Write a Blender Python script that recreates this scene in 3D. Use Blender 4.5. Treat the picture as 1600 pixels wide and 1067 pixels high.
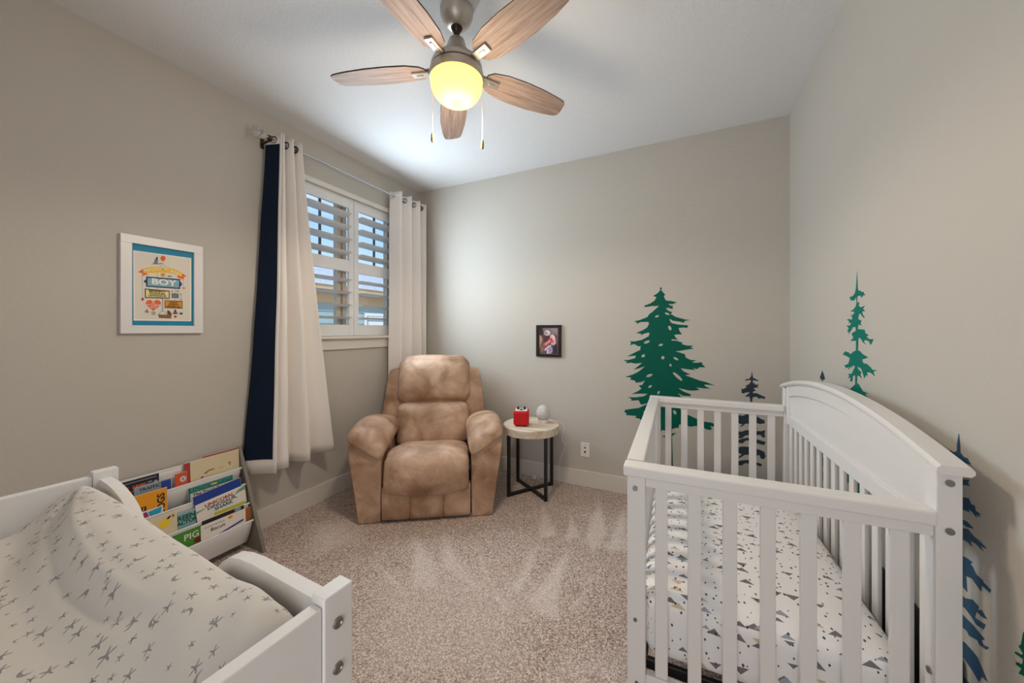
import bpy, bmesh, math, random
from mathutils import Vector, Matrix, noise
random.seed(7)
for _o in list(bpy.data.objects):
    bpy.data.objects.remove(_o)
SC = bpy.context.scene
COL = SC.collection
PI = math.pi


def lin(c):
    return tuple(((v / 255) / 12.92 if v / 255 <= 0.04045 else ((v / 255 + 0.055) / 1.055) ** 2.4) for v in c)


# ------------------------------------------------------------------ camera
EYE = 1.30
YAW = math.radians(25.65)
cam_data = bpy.data.cameras.new('camera')
cam_data.sensor_fit = 'HORIZONTAL'
cam_data.sensor_width = 36.0
cam_data.lens = 36.0 * 556.0 / 1600.0
cam_data.shift_y = -17.5 / 1600.0
cam_data.clip_start = 0.02
cam = bpy.data.objects.new('camera', cam_data)
COL.objects.link(cam)
cam.location = (0, 0, EYE)
cam.rotation_euler = (PI / 2, 0, YAW)
SC.camera = cam

# ------------------------------------------------------------------ colour management, sky, sun, large lights
SC.view_settings.view_transform = 'Standard'
SC.view_settings.look = 'None'
SC.view_settings.exposure = 0.09
SC.view_settings.gamma = 1.0
SC.view_settings.use_curve_mapping = False
SC.cycles.use_denoising = True
SC.cycles.max_bounces = 10
SC.cycles.diffuse_bounces = 6
SC.cycles.sample_clamp_indirect = 6.0

world = bpy.data.worlds.new('sky')
SC.world = world
world.use_nodes = True
wn, wl = world.node_tree.nodes, world.node_tree.links
wn.clear()
w_out = wn.new('ShaderNodeOutputWorld')
w_bg = wn.new('ShaderNodeBackground')
w_tc = wn.new('ShaderNodeTexCoord')
w_sep = wn.new('ShaderNodeSeparateXYZ')
w_ramp = wn.new('ShaderNodeValToRGB')
w_ramp.color_ramp.elements[0].position = 0.0
w_ramp.color_ramp.elements[0].color = (*lin((240, 245, 250)), 1)
w_ramp.color_ramp.elements[1].position = 0.6
w_ramp.color_ramp.elements[1].color = (*lin((110, 166, 232)), 1)
e = w_ramp.color_ramp.elements.new(0.22)
e.color = (*lin((172, 208, 248)), 1)
w_noise = wn.new('ShaderNodeTexNoise')
w_noise.inputs['Scale'].default_value = 3.2
w_noise.inputs['Detail'].default_value = 6
w_map = wn.new('ShaderNodeMapping')
w_map.inputs['Scale'].default_value = (1, 1, 3.0)
w_cr = wn.new('ShaderNodeMapRange')
w_cr.inputs['From Min'].default_value = 0.55
w_cr.inputs['From Max'].default_value = 0.8
w_mix = wn.new('ShaderNodeMixRGB')
w_mix.inputs[2].default_value = (0.95, 0.96, 0.98, 1)
wl.new(w_tc.outputs['Generated'], w_sep.inputs[0])
wl.new(w_sep.outputs['Z'], w_ramp.inputs[0])
wl.new(w_tc.outputs['Generated'], w_map.inputs[0])
wl.new(w_map.outputs[0], w_noise.inputs['Vector'])
wl.new(w_noise.outputs['Fac'], w_cr.inputs['Value'])
wl.new(w_cr.outputs[0], w_mix.inputs[0])
wl.new(w_ramp.outputs[0], w_mix.inputs[1])
wl.new(w_mix.outputs[0], w_bg.inputs[0])
wl.new(w_bg.outputs[0], w_out.inputs[0])
w_bg.inputs[1].default_value = 1.3


def lamp(name, kind, loc, energy, color=(1, 1, 1), rot=(0, 0, 0), size=1.0, size_y=None, spread=None):
    d = bpy.data.lights.new(name, kind)
    d.energy = energy
    d.color = color
    if kind == 'AREA':
        d.size = size
        if size_y:
            d.shape = 'RECTANGLE'
            d.size_y = size_y
        if spread:
            d.spread = spread
    elif kind == 'POINT':
        d.shadow_soft_size = size
    elif kind == 'SPOT':
        d.shadow_soft_size = size
        d.spot_size = math.radians(168)
        d.spot_blend = 0.35
    elif kind == 'SUN':
        d.angle = math.radians(0.6)
    o = bpy.data.objects.new(name, d)
    COL.objects.link(o)
    o.location = loc
    o.rotation_euler = rot
    return o


lamp('sun', 'SUN', (4, -6, 9), 2.6, (1.0, 0.95, 0.88), (math.radians(50), 0, math.radians(60)))
# added unseen area lamp just inside the shutters, standing in for window daylight
lamp('added_window_lamp', 'AREA', (-2.30, 2.21, 1.80), 23, (0.73, 0.88, 1.0), (0, -PI / 2 - 0.05, 0), 1.0, 0.50)
# added fill lamp behind the camera, in front of the closed door
lamp('rear_fill', 'AREA', (-0.12, -0.93, 1.15), 12, (0.90, 0.95, 1.0), (PI / 2, 0, 0), 0.85, 1.9)


# ------------------------------------------------------------------ materials
MATS = {}


def new_mat(name):
    m = bpy.data.materials.new(name)
    m.use_nodes = True
    nt = m.node_tree
    return m, nt, nt.nodes['Principled BSDF']


def mat(name, rgb, rough=0.5, metal=0.0, bump=None, var=None, spec=0.5, coords='Object', stretch=None, emit=None, coat=0.0):
    """bump = (scale, strength, detail, distance); var = (scale, rgb2, lo, hi); stretch scales the texture space."""
    if name in MATS:
        return MATS[name]
    m, nt, p = new_mat(name)
    N, L = nt.nodes, nt.links
    p.inputs['Base Color'].default_value = (*lin(rgb), 1)
    p.inputs['Roughness'].default_value = rough
    p.inputs['Metallic'].default_value = metal
    p.inputs['Specular IOR Level'].default_value = spec
    if coat:
        p.inputs['Coat Weight'].default_value = coat
        p.inputs['Coat Roughness'].default_value = 0.15
    vec = None
    if bump or var:
        tc = N.new('ShaderNodeTexCoord')
        vec = tc.outputs[coords]
        if stretch:
            mp = N.new('ShaderNodeMapping')
            mp.inputs['Scale'].default_value = stretch
            L.new(vec, mp.inputs[0])
            vec = mp.outputs[0]
    if var:
        nz = N.new('ShaderNodeTexNoise')
        nz.inputs['Scale'].default_value = var[0]
        nz.inputs['Detail'].default_value = 5
        L.new(vec, nz.inputs['Vector'])
        mr = N.new('ShaderNodeMapRange')
        mr.inputs['From Min'].default_value = var[2]
        mr.inputs['From Max'].default_value = var[3]
        L.new(nz.outputs['Fac'], mr.inputs['Value'])
        mx = N.new('ShaderNodeMixRGB')
        mx.inputs[1].default_value = (*lin(rgb), 1)
        mx.inputs[2].default_value = (*lin(var[1]), 1)
        L.new(mr.outputs[0], mx.inputs[0])
        L.new(mx.outputs[0], p.inputs['Base Color'])
    if bump:
        nb = N.new('ShaderNodeTexNoise')
        nb.inputs['Scale'].default_value = bump[0]
        nb.inputs['Detail'].default_value = bump[2]
        L.new(vec, nb.inputs['Vector'])
        bp = N.new('ShaderNodeBump')
        bp.inputs['Strength'].default_value = bump[1]
        bp.inputs['Distance'].default_value = bump[3]
        L.new(nb.outputs['Fac'], bp.inputs['Height'])
        L.new(bp.outputs[0], p.inputs['Normal'])
    if emit:
        p.inputs['Emission Color'].default_value = (*lin(emit[0]), 1)
        p.inputs['Emission Strength'].default_value = emit[1]
    MATS[name] = m
    return m


# ------------------------------------------------------------------ mesh helpers
class MB:
    """Collects shapes; build() links them as ONE mesh object."""

    def __init__(self):
        self.v, self.f, self.mi = [], [], []

    def add(self, verts, faces, mi=0):
        b = len(self.v)
        self.v += [tuple(x) for x in verts]
        for f in faces:
            self.f.append(tuple(i + b for i in f))
            self.mi.append(mi)
        return self

    def bm(self, bm, mi=0, mtx=None):
        bm.verts.index_update()
        vs = [(mtx @ v.co if mtx else v.co.copy()) for v in bm.verts]
        fs = [[v.index for v in f.verts] for f in bm.faces]
        bm.free()
        return self.add(vs, fs, mi)

    def box(self, lo, hi, bevel=0.0, segs=2, mi=0, mtx=None):
        lo, hi = Vector(lo), Vector(hi)
        b = bmesh.new()
        bmesh.ops.create_cube(b, size=1.0)
        c, s = (lo + hi) / 2, hi - lo
        for v in b.verts:
            v.co = Vector((v.co.x * s.x + c.x, v.co.y * s.y + c.y, v.co.z * s.z + c.z))
        if bevel:
            bmesh.ops.bevel(b, geom=list(b.edges), offset=min(bevel, min(abs(s.x), abs(s.y), abs(s.z)) * 0.45), segments=segs, profile=0.5, affect='EDGES')
        return self.bm(b, mi, mtx)

    def cyl(self, a, b, r, n=16, r2=None, mi=0, cap=True):
        a, b = Vector(a), Vector(b)
        d = (b - a).normalized()
        x = d.orthogonal().normalized()
        y = d.cross(x)
        r2 = r if r2 is None else r2
        vs, fs = [], []
        for p, rr in ((a, r), (b, r2)):
            for i in range(n):
                t = 2 * PI * i / n
                vs.append(p + (x * math.cos(t) + y * math.sin(t)) * rr)
        for i in range(n):
            j = (i + 1) % n
            fs.append((i, j, n + j, n + i))
        if cap:
            fs.append(tuple(range(n - 1, -1, -1)))
            fs.append(tuple(range(n, 2 * n)))
        return self.add(vs, fs, mi)

    def tube(self, pts, r, n=8, mi=0):
        pts = [Vector(p) for p in pts]
        vs, fs = [], []
        for k, p in enumerate(pts):
            d = (pts[min(k + 1, len(pts) - 1)] - pts[max(k - 1, 0)]).normalized()
            ref = Vector((0, 0, 1)) if abs(d.z) < 0.9 else Vector((1, 0, 0))
            x = d.cross(ref).normalized()
            y = d.cross(x)
            for i in range(n):
                t = 2 * PI * i / n
                vs.append(p + (x * math.cos(t) + y * math.sin(t)) * r)
        for k in range(len(pts) - 1):
            for i in range(n):
                j = (i + 1) % n
                fs.append((k * n + i, k * n + j, (k + 1) * n + j, (k + 1) * n + i))
        fs.append(tuple(range(n - 1, -1, -1)))
        fs.append(tuple(range((len(pts) - 1) * n, len(pts) * n)))
        return self.add(vs, fs, mi)

    def lathe(self, prof, c=(0, 0, 0), n=40, mi=0):
        """prof: (radius, z) from one end to the other; radius 0 closes the end."""
        vs, rows = [], []
        for r, z in prof:
            if r < 1e-6:
                rows.append([len(vs)])
                vs.append((c[0], c[1], c[2] + z))
            else:
                rows.append(list(range(len(vs), len(vs) + n)))
                for i in range(n):
                    t = 2 * PI * i / n
                    vs.append((c[0] + r * math.cos(t), c[1] + r * math.sin(t), c[2] + z))
        fs = []
        for a, b in zip(rows, rows[1:]):
            for i in range(n):
                j = (i + 1) % n
                if len(a) == 1 and len(b) == 1:
                    continue
                if len(a) == 1:
                    fs.append((a[0], b[j], b[i]))
                elif len(b) == 1:
                    fs.append((a[i], a[j], b[0]))
                else:
                    fs.append((a[i], a[j], b[j], b[i]))
        return self.add(vs, fs, mi)

    def grid(self, fn, nu, nv, mi=0, closed_u=False):
        vs = [fn(i / (nu if closed_u else nu), j / nv) for j in range(nv + 1) for i in range(nu + (0 if closed_u else 1))]
        w = nu + (0 if closed_u else 1)
        fs = []
        for j in range(nv):
            for i in range(nu):
                k = (i + 1) % w
                fs.append((j * w + i, j * w + k, (j + 1) * w + k, (j + 1) * w + i))
        return self.add(vs, fs, mi)

    def prism(self, poly, fn, depth, mi=0):
        """poly: outline (u, v); fn(u, v, d) gives the point at depth d (0 = back, depth = front). Ends are triangulated."""
        from mathutils.geometry import tessellate_polygon
        n = len(poly)
        tri = tessellate_polygon([[Vector((u, v, 0)) for u, v in poly]])
        vs = [fn(u, v, 0) for u, v in poly] + [fn(u, v, depth) for u, v in poly]
        fs = [tuple(t) for t in tri] + [tuple(i + n for i in reversed(t)) for t in tri]
        for i in range(n):
            j = (i + 1) % n
            fs.append((i, j, n + j, n + i))
        return self.add(vs, fs, mi)

    def build(self, name, mats, parent=None, smooth=False, loc=None, auto=None):
        me = bpy.data.meshes.new(name)
        me.from_pydata(self.v, [], self.f)
        me.update()
        b = bmesh.new()
        b.from_mesh(me)
        bmesh.ops.recalc_face_normals(b, faces=list(b.faces))
        b.to_mesh(me)
        b.free()
        for m in (mats if isinstance(mats, (list, tuple)) else [mats]):
            me.materials.append(m)
        if len(me.materials) > 1:
            for p, i in zip(me.polygons, self.mi):
                p.material_index = i
        o = bpy.data.objects.new(name, me)
        COL.objects.link(o)
        if parent:
            o.parent = parent
        if loc:
            o.location = loc
        if smooth:
            me.polygons.foreach_set('use_smooth', [True] * len(me.polygons))
            if auto:
                me.set_sharp_from_angle(angle=math.radians(auto))
        return o


def tag(o, label=None, cat=None, group=None, kind=None):
    if label:
        o['label'] = label
    if cat:
        o['category'] = cat
    if group:
        o['group'] = group
    if kind:
        o['kind'] = kind
    return o


def empty(name, loc=(0, 0, 0), rz=0.0, label=None, cat=None, group=None, kind=None):
    o = bpy.data.objects.new(name, None)
    o.empty_display_size = 0.1
    COL.objects.link(o)
    o.location = loc
    o.rotation_euler = (0, 0, rz)
    return tag(o, label, cat, group, kind)


def on_left(u, v, d, x0):       # a plane facing +x (left wall): u runs along +y, v up
    return (x0 + d, u, v)


def text(name, s, size, m, parent, org, bold=0.0, shear=0.0, rot=0.0, face='left', squash=1.0, thick=0.0004, align='CENTER'):
    cu = bpy.data.curves.new(name, 'FONT')
    cu.body = s
    cu.size = size
    cu.align_x = align
    cu.align_y = 'CENTER'
    cu.extrude = thick
    cu.offset = bold
    cu.shear = shear
    cu.resolution_u = 3
    t = bpy.data.objects.new(name, cu)
    COL.objects.link(t)
    dg = bpy.context.evaluated_depsgraph_get()
    me = bpy.data.meshes.new_from_object(t.evaluated_get(dg))
    bpy.data.objects.remove(t)
    bpy.data.curves.remove(cu)
    base = Matrix(((0, 0, 1, 0), (1, 0, 0, 0), (0, 1, 0, 0), (0, 0, 0, 1)))
    me.transform(base @ Matrix.Rotation(rot, 4, 'Z') @ Matrix.Diagonal((squash, 1, 1, 1)))
    me.transform(Matrix.Translation(org))
    me.name = name
    me.materials.clear()
    me.materials.append(m)
    o = bpy.data.objects.new(name, me)
    COL.objects.link(o)
    o.parent = parent
    return o


def rounded(lo, hi, r, n=6, bulge=(0, 0, 0), wr=0.0, seed=0.0, deform=None):
    """A soft cushion: a box with edges rounded by r, faces puffed out by bulge, gentle wrinkles wr."""
    lo, hi = Vector(lo), Vector(hi)
    c, h = (lo + hi) / 2, (hi - lo) / 2
    r = [min(r, h[i] * 0.98) for i in range(3)] if not isinstance(r, (tuple, list)) else [min(r[i], h[i] * 0.98) for i in range(3)]
    b = bmesh.new()
    bmesh.ops.create_cube(b, size=2.0)
    bmesh.ops.subdivide_edges(b, edges=list(b.edges), cuts=n, use_grid_fill=True)
    for v in b.verts:
        u = v.co.copy()
        # crowd the vertices towards the edges
        q = Vector([math.copysign(abs(u[i]) ** 0.75, u[i]) for i in range(3)])
        inner = Vector([max(-(h[i] - r[i]), min(h[i] - r[i], q[i] * h[i])) for i in range(3)])
        out = Vector([(q[i] * h[i] - inner[i]) / r[i] for i in range(3)])
        m = max(abs(out[0]), abs(out[1]), abs(out[2]))
        if m > 1e-6 and out.length > 1e-6:
            # keep the distance of the biggest axis, rounded in direction
            out = out.normalized() * m
        p = inner + Vector([out[i] * r[i] for i in range(3)])
        f = [max(0.0, 1 - u[i] * u[i]) for i in range(3)]
        p.x += math.copysign(bulge[0] * f[1] * f[2] * abs(u.x), u.x) if bulge[0] else 0
        p.y += math.copysign(bulge[1] * f[0] * f[2] * abs(u.y), u.y) if bulge[1] else 0
        p.z += math.copysign(bulge[2] * f[0] * f[1] * abs(u.z), u.z) if bulge[2] else 0
        p += c
        if wr:
            d = noise.noise_vector(Vector((p.x * 9 + seed, p.y * 9, p.z * 14)))
            p += d * wr
        if deform:
            p = Vector(deform(p))
        v.co = p
    return b


def subsurf(o, lv=1):
    md = o.modifiers.new('smooth', 'SUBSURF')
    md.levels = lv
    md.render_levels = lv
    return o

# ------------------------------------------------------------------ common materials
XL, XR, YB, YF, H = -2.49, 0.643, 2.945, -1.0, 2.74
M_WALL = mat('wall_paint', (195, 189, 180), 0.75, bump=(85, 0.35, 3, 0.004), spec=0.25)
M_CEIL = mat('ceiling_paint', (224, 224, 225), 0.85, bump=(70, 0.45, 3, 0.005), spec=0.2)
M_TRIM = mat('trim_paint', (222, 216, 207), 0.35)
M_WHITE = mat('white_paint', (231, 228, 226), 0.32)
M_SHUT = mat('shutter_paint', (228, 227, 226), 0.35)
M_STEEL = mat('bolt_steel', (150, 148, 145), 0.3, 1.0)
M_BLACK = mat('black_metal', (18, 17, 18), 0.4)
M_NICKEL = mat('brushed_nickel', (196, 188, 178), 0.42, 0.85, bump=(300, 0.1, 2, 0.001), stretch=(1, 1, 0.02))


def carpet_mat():
    m, nt, p = new_mat('carpet')
    N, L = nt.nodes, nt.links
    tc = N.new('ShaderNodeTexCoord')
    fine = N.new('ShaderNodeTexNoise')
    fine.inputs['Scale'].default_value = 90
    fine.inputs['Detail'].default_value = 6
    fine.inputs['Roughness'].default_value = 0.85
    L.new(tc.outputs['Object'], fine.inputs['Vector'])
    tuft = N.new('ShaderNodeTexVoronoi')
    tuft.inputs['Scale'].default_value = 210
    L.new(tc.outputs['Object'], tuft.inputs['Vector'])
    tsep = N.new('ShaderNodeSeparateColor')
    L.new(tuft.outputs['Color'], tsep.inputs[0])
    blend = N.new('ShaderNodeMath')
    blend.operation = 'MULTIPLY_ADD'
    blend.inputs[1].default_value = 0.30
    L.new(tsep.outputs[0], blend.inputs[0])
    half = N.new('ShaderNodeMath')
    half.operation = 'MULTIPLY'
    half.inputs[1].default_value = 0.70
    L.new(fine.outputs['Fac'], half.inputs[0])
    L.new(half.outputs[0], blend.inputs[2])
    cr = N.new('ShaderNodeValToRGB')
    els = cr.color_ramp.elements
    els[0].position, els[0].color = 0.36, (*lin((104, 84, 74)), 1)
    els[1].position, els[1].color = 0.64, (*lin((230, 210, 198)), 1)
    x = els.new(0.5)
    x.color = (*lin((176, 154, 142)), 1)
    L.new(blend.outputs[0], cr.inputs[0])
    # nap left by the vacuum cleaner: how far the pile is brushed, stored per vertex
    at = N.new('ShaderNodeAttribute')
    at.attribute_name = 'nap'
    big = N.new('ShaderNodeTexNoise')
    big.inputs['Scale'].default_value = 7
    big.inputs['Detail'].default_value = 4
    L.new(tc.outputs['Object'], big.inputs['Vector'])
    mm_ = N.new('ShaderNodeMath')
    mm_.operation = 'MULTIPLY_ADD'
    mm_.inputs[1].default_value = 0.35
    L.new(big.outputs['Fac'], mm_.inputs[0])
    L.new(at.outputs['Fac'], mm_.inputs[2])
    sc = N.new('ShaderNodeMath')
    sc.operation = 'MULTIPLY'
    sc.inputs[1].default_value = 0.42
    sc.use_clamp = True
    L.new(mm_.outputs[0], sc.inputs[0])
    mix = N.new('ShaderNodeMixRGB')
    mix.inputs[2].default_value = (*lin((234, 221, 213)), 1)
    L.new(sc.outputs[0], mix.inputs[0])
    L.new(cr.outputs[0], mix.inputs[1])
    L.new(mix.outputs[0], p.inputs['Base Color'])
    p.inputs['Roughness'].default_value = 0.95
    p.inputs['Specular IOR Level'].default_value = 0.1
    p.inputs['Sheen Weight'].default_value = 0.25
    bp = N.new('ShaderNodeBump')
    bp.inputs['Strength'].default_value = 0.35
    bp.inputs['Distance'].default_value = 0.006
    L.new(blend.outputs[0], bp.inputs['Height'])
    L.new(bp.outputs[0], p.inputs['Normal'])
    return m


M_CARPET = carpet_mat()


def struct(name, mb, m, parent=None, smooth=False):
    o = mb.build(name, m, parent, smooth)
    if not parent:
        tag(o, kind='structure')
    return o


# ------------------------------------------------------------------ room shell
T = 0.12
WY0, WY1, WZ0, WZ1 = 1.60, 2.66, 1.235, 2.40      # rough window opening in the left wall
import numpy as np
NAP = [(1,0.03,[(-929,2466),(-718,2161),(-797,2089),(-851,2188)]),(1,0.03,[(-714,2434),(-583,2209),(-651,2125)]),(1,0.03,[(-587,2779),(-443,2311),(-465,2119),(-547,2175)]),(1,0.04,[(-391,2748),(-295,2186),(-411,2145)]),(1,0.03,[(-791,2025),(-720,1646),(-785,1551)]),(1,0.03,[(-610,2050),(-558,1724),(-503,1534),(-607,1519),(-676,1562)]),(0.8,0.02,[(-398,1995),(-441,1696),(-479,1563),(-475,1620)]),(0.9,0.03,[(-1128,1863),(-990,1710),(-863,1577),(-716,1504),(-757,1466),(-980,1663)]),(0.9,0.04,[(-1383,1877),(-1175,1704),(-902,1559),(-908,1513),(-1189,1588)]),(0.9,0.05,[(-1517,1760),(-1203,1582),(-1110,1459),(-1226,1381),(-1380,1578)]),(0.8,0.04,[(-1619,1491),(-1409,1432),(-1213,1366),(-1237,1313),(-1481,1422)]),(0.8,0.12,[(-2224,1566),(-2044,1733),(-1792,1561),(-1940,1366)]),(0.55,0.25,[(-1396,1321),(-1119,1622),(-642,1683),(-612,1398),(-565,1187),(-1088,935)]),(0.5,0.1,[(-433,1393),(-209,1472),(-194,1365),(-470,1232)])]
gx_, gy_ = 210, 262
fl = MB().box((XL - T, YF - T, -0.1), (XR + T, YB + T, -0.004))
fl.grid(lambda u, v: (XL - T + u * (XR - XL + 2 * T), YF - T + v * (YB - YF + 2 * T), 0.0), gx_, gy_)
fl = struct('floor', fl, M_CARPET)
co = np.empty(len(fl.data.vertices) * 3)
fl.data.vertices.foreach_get('co', co)
co = co.reshape(-1, 3)[:, :2]
nap = np.zeros(len(co))
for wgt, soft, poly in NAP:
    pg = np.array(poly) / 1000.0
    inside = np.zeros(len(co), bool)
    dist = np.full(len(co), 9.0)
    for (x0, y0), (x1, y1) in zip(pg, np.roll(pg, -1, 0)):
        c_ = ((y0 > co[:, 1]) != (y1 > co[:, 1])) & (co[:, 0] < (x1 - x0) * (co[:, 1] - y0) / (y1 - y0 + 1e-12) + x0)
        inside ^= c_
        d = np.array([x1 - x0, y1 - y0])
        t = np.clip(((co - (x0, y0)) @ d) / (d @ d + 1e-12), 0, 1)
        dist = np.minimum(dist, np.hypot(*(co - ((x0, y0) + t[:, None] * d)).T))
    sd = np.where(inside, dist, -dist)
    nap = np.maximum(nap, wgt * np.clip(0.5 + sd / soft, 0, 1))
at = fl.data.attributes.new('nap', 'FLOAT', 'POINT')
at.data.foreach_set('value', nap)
struct('ceiling', MB().box((XL - T, YF - T, H), (XR + T, YB + T, H + 0.1)), M_CEIL)
w = MB()
w.box((XL - T, YF - T, 0), (XL, WY0, H)).box((XL - T, WY1, 0), (XL, YB + T, H))
w.box((XL - T, WY0, 0), (XL, WY1, WZ0)).box((XL - T, WY0, WZ1), (XL, WY1, H))
struct('wall_left', w, M_WALL)
struct('wall_back', MB().box((XL, YB, 0), (XR, YB + T, H)), M_WALL)
struct('wall_right', MB().box((XR, YF - T, 0), (XR + T, YB + T, H)), M_WALL)
w = MB()
w.box((XL, YF - T, 0), (-0.55, YF, H)).box((0.30, YF - T, 0), (XR, YF, H)).box((-0.55, YF - T, 2.05), (0.30, YF, H))
struct('wall_front', w, M_WALL)
dr = empty('door_1', (0, 0, 0), kind='structure')
d = MB().box((-0.54, YF - 0.10, 0.01), (0.29, YF - 0.06, 2.04))
struct('door_leaf', d, M_TRIM, dr)
d = MB()
for z0, z1 in ((0.2, 0.95), (1.1, 1.85)):
    for x0, x1 in ((-0.46, -0.17), (-0.08, 0.21)):
        d.box((x0, YF - 0.062, z0), (x1, YF - 0.052, z1), 0.004)
struct('door_panel', d, M_TRIM, dr)
d = MB().cyl((0.22, YF - 0.06, 0.95), (0.22, YF - 0.0, 0.95), 0.012).cyl((0.22, YF - 0.0, 0.95), (0.22, YF + 0.03, 0.95), 0.026)
struct('door_knob', d, M_NICKEL, dr, True)


def baseboard(name, lo, hi, ax):
    b = MB().box(lo, hi, 0.003)
    struct(name, b, M_TRIM)


BH = 0.132
baseboard('baseboard_left', (XL, YF, 0), (XL + 0.015, YB, BH), 1)
baseboard('baseboard_back', (XL + 0.015, YB - 0.015, 0), (XR - 0.015, YB, BH), 0)
baseboard('baseboard_right', (XR - 0.015, YF, 0), (XR, YB, BH), 1)

# ------------------------------------------------------------------ window in the left wall
M_VINYL = mat('tan_vinyl', (206, 188, 164), 0.4)
M_SASH = mat('white_vinyl', (224, 224, 224), 0.35)
M_MUNT = mat('grey_muntin', (92, 100, 108), 0.45)
m, nt, p = new_mat('window_glass')
nt.nodes.remove(p)
gl = nt.nodes.new('ShaderNodeBsdfGlossy')
gl.inputs['Roughness'].default_value = 0.02
tr = nt.nodes.new('ShaderNodeBsdfTransparent')
tr.inputs[0].default_value = (0.93, 0.96, 0.96, 1)
mxs = nt.nodes.new('ShaderNodeMixShader')
mxs.inputs[0].default_value = 0.05
nt.links.new(tr.outputs[0], mxs.inputs[1])
nt.links.new(gl.outputs[0], mxs.inputs[2])
nt.links.new(mxs.outputs[0], nt.nodes['Material Output'].inputs[0])
M_GLASS = m

win = empty('window_1', (0, 0, 0), kind='structure')
xo = XL - T
# inner casing and stool
c = MB()
c.box((XL, WY0 - 0.02, WZ1 - 0.005), (XL + 0.018, WY1 + 0.02, WZ1 + 0.035), 0.003)
c.box((XL, WY0 - 0.02, WZ0), (XL + 0.018, WY0 + 0.01, WZ1), 0.003).box((XL, WY1 - 0.01, WZ0), (XL + 0.018, WY1 + 0.02, WZ1), 0.003)
c.build('casing', M_TRIM, win)
MB().box((XL - 0.10, WY0 - 0.03, WZ0 - 0.004), (XL + 0.05, WY1 + 0.03, WZ0 + 0.018), 0.005).build('window_sill', M_TRIM, win)
MB().box((XL, WY0 - 0.01, WZ0 - 0.088), (XL + 0.018, WY1 + 0.01, WZ0 - 0.004), 0.003).build('apron', M_TRIM, win)
# vinyl frame and two sashes
gx = xo + 0.03
WM = 2.055
f = MB()
f.box((xo, WY0, WZ0), (xo + 0.06, WY0 + 0.045, WZ1)).box((xo, WY1 - 0.045, WZ0), (xo + 0.06, WY1, WZ1))
f.box((xo, WY0, WZ0), (xo + 0.06, WY1, WZ0 + 0.04)).box((xo, WY0, WZ1 - 0.04), (xo + 0.06, WY1, WZ1))
f.build('window_frame', M_SASH, win)
f = MB().box((xo, WM - 0.040, WZ0 + 0.04), (xo + 0.05, WM - 0.006, WZ1 - 0.04), 0.003)
f.box((xo + 0.01, WM + 0.006, WZ0 + 0.04), (xo + 0.06, WM + 0.040, WZ1 - 0.04), 0.003)
f.build('mullion', M_VINYL, win)
MB().box((xo + 0.005, WY1 - 0.105, WZ0 + 0.04), (xo + 0.055, WY1 - 0.045, WZ1 - 0.04), 0.003).build('jamb', M_VINYL, win)
for y0, y1, ym in ((WY0 + 0.045, WM - 0.04, 1.872), (WM + 0.04, WY1 - 0.105, 2.418)):
    pn = MB().box((gx - 0.003, y0, WZ0 + 0.04), (gx + 0.003, y1, WZ1 - 0.04)).build('pane', M_GLASS, win)
    MB().box((gx - 0.007, ym - 0.008, 1.83), (gx + 0.007, ym + 0.008, WZ1 - 0.04)).build('muntin', M_MUNT, win)
    MB().box((gx - 0.007, y0, 1.82), (gx + 0.007, y1, 1.838)).build('muntin', M_MUNT, win)

# plantation shutters: two hinged panels
SX = XL - 0.022          # plane of the panels
LOUVRES_UP = (2.252, 2.146, 2.040, 1.934)
LOUVRES_LO = (1.712, 1.610, 1.505, 1.402)
SPLIT = 2.127


def shutter(name, y0, y1, label):
    t = empty(name, (SX, (y0 + y1) / 2, WZ0), label=label, cat='shutter', group='plantation shutter panels')
    hw = (y1 - y0) / 2
    z0, z1 = 0.02, WZ1 - WZ0 - 0.001
    for s in (-1, 1):
        a, b = sorted((s * hw, s * (hw - 0.046)))
        MB().box((-0.014, a, z0), (0.014, b, z1), 0.003).build('stile', M_SHUT, t)
    MB().box((-0.012, -hw + 0.046, z1 - 0.085), (0.012, hw - 0.046, z1), 0.002).build('top_rail', M_SHUT, t)
    MB().box((-0.012, -hw + 0.046, z0), (0.012, hw - 0.046, z0 + 0.09), 0.002).build('bottom_rail', M_SHUT, t)
    MB().box((-0.012, -hw + 0.046, 1.785 - WZ0), (0.012, hw - 0.046, 1.880 - WZ0), 0.002).build('divider_rail', M_SHUT, t)
    lw = hw - 0.048
    prof = [(-0.054, 0.0), (-0.03, 0.0055), (0, 0.007), (0.03, 0.0055), (0.054, 0.0), (0.03, -0.0055), (0, -0.007), (-0.03, -0.0055)]
    lm = MB().prism(prof, lambda u, v, dd: (u, -lw + dd, v), 2 * lw)
    lo = lm.build('louver', M_SHUT, t)
    lo.rotation_euler = (0, math.radians(9), 0)
    first = True
    for zz in LOUVRES_UP + LOUVRES_LO:
        o = lo if first else lo.copy()
        if not first:
            COL.objects.link(o)
            o.parent = t
        first = False
        o.location = (0, 0, zz - WZ0)
        o.rotation_euler = (0, math.radians(-13 if zz > 1.8 else -8), 0)
    return t


shutter('plantation_shutter', WY0 + 0.012, SPLIT - 0.002, 'white louvered shutter panel beside the white curtain with navy lining')
shutter('plantation_shutter', SPLIT + 0.002, WY1 - 0.012, 'white louvered shutter panel beside the all-white curtain near the room corner')

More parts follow.
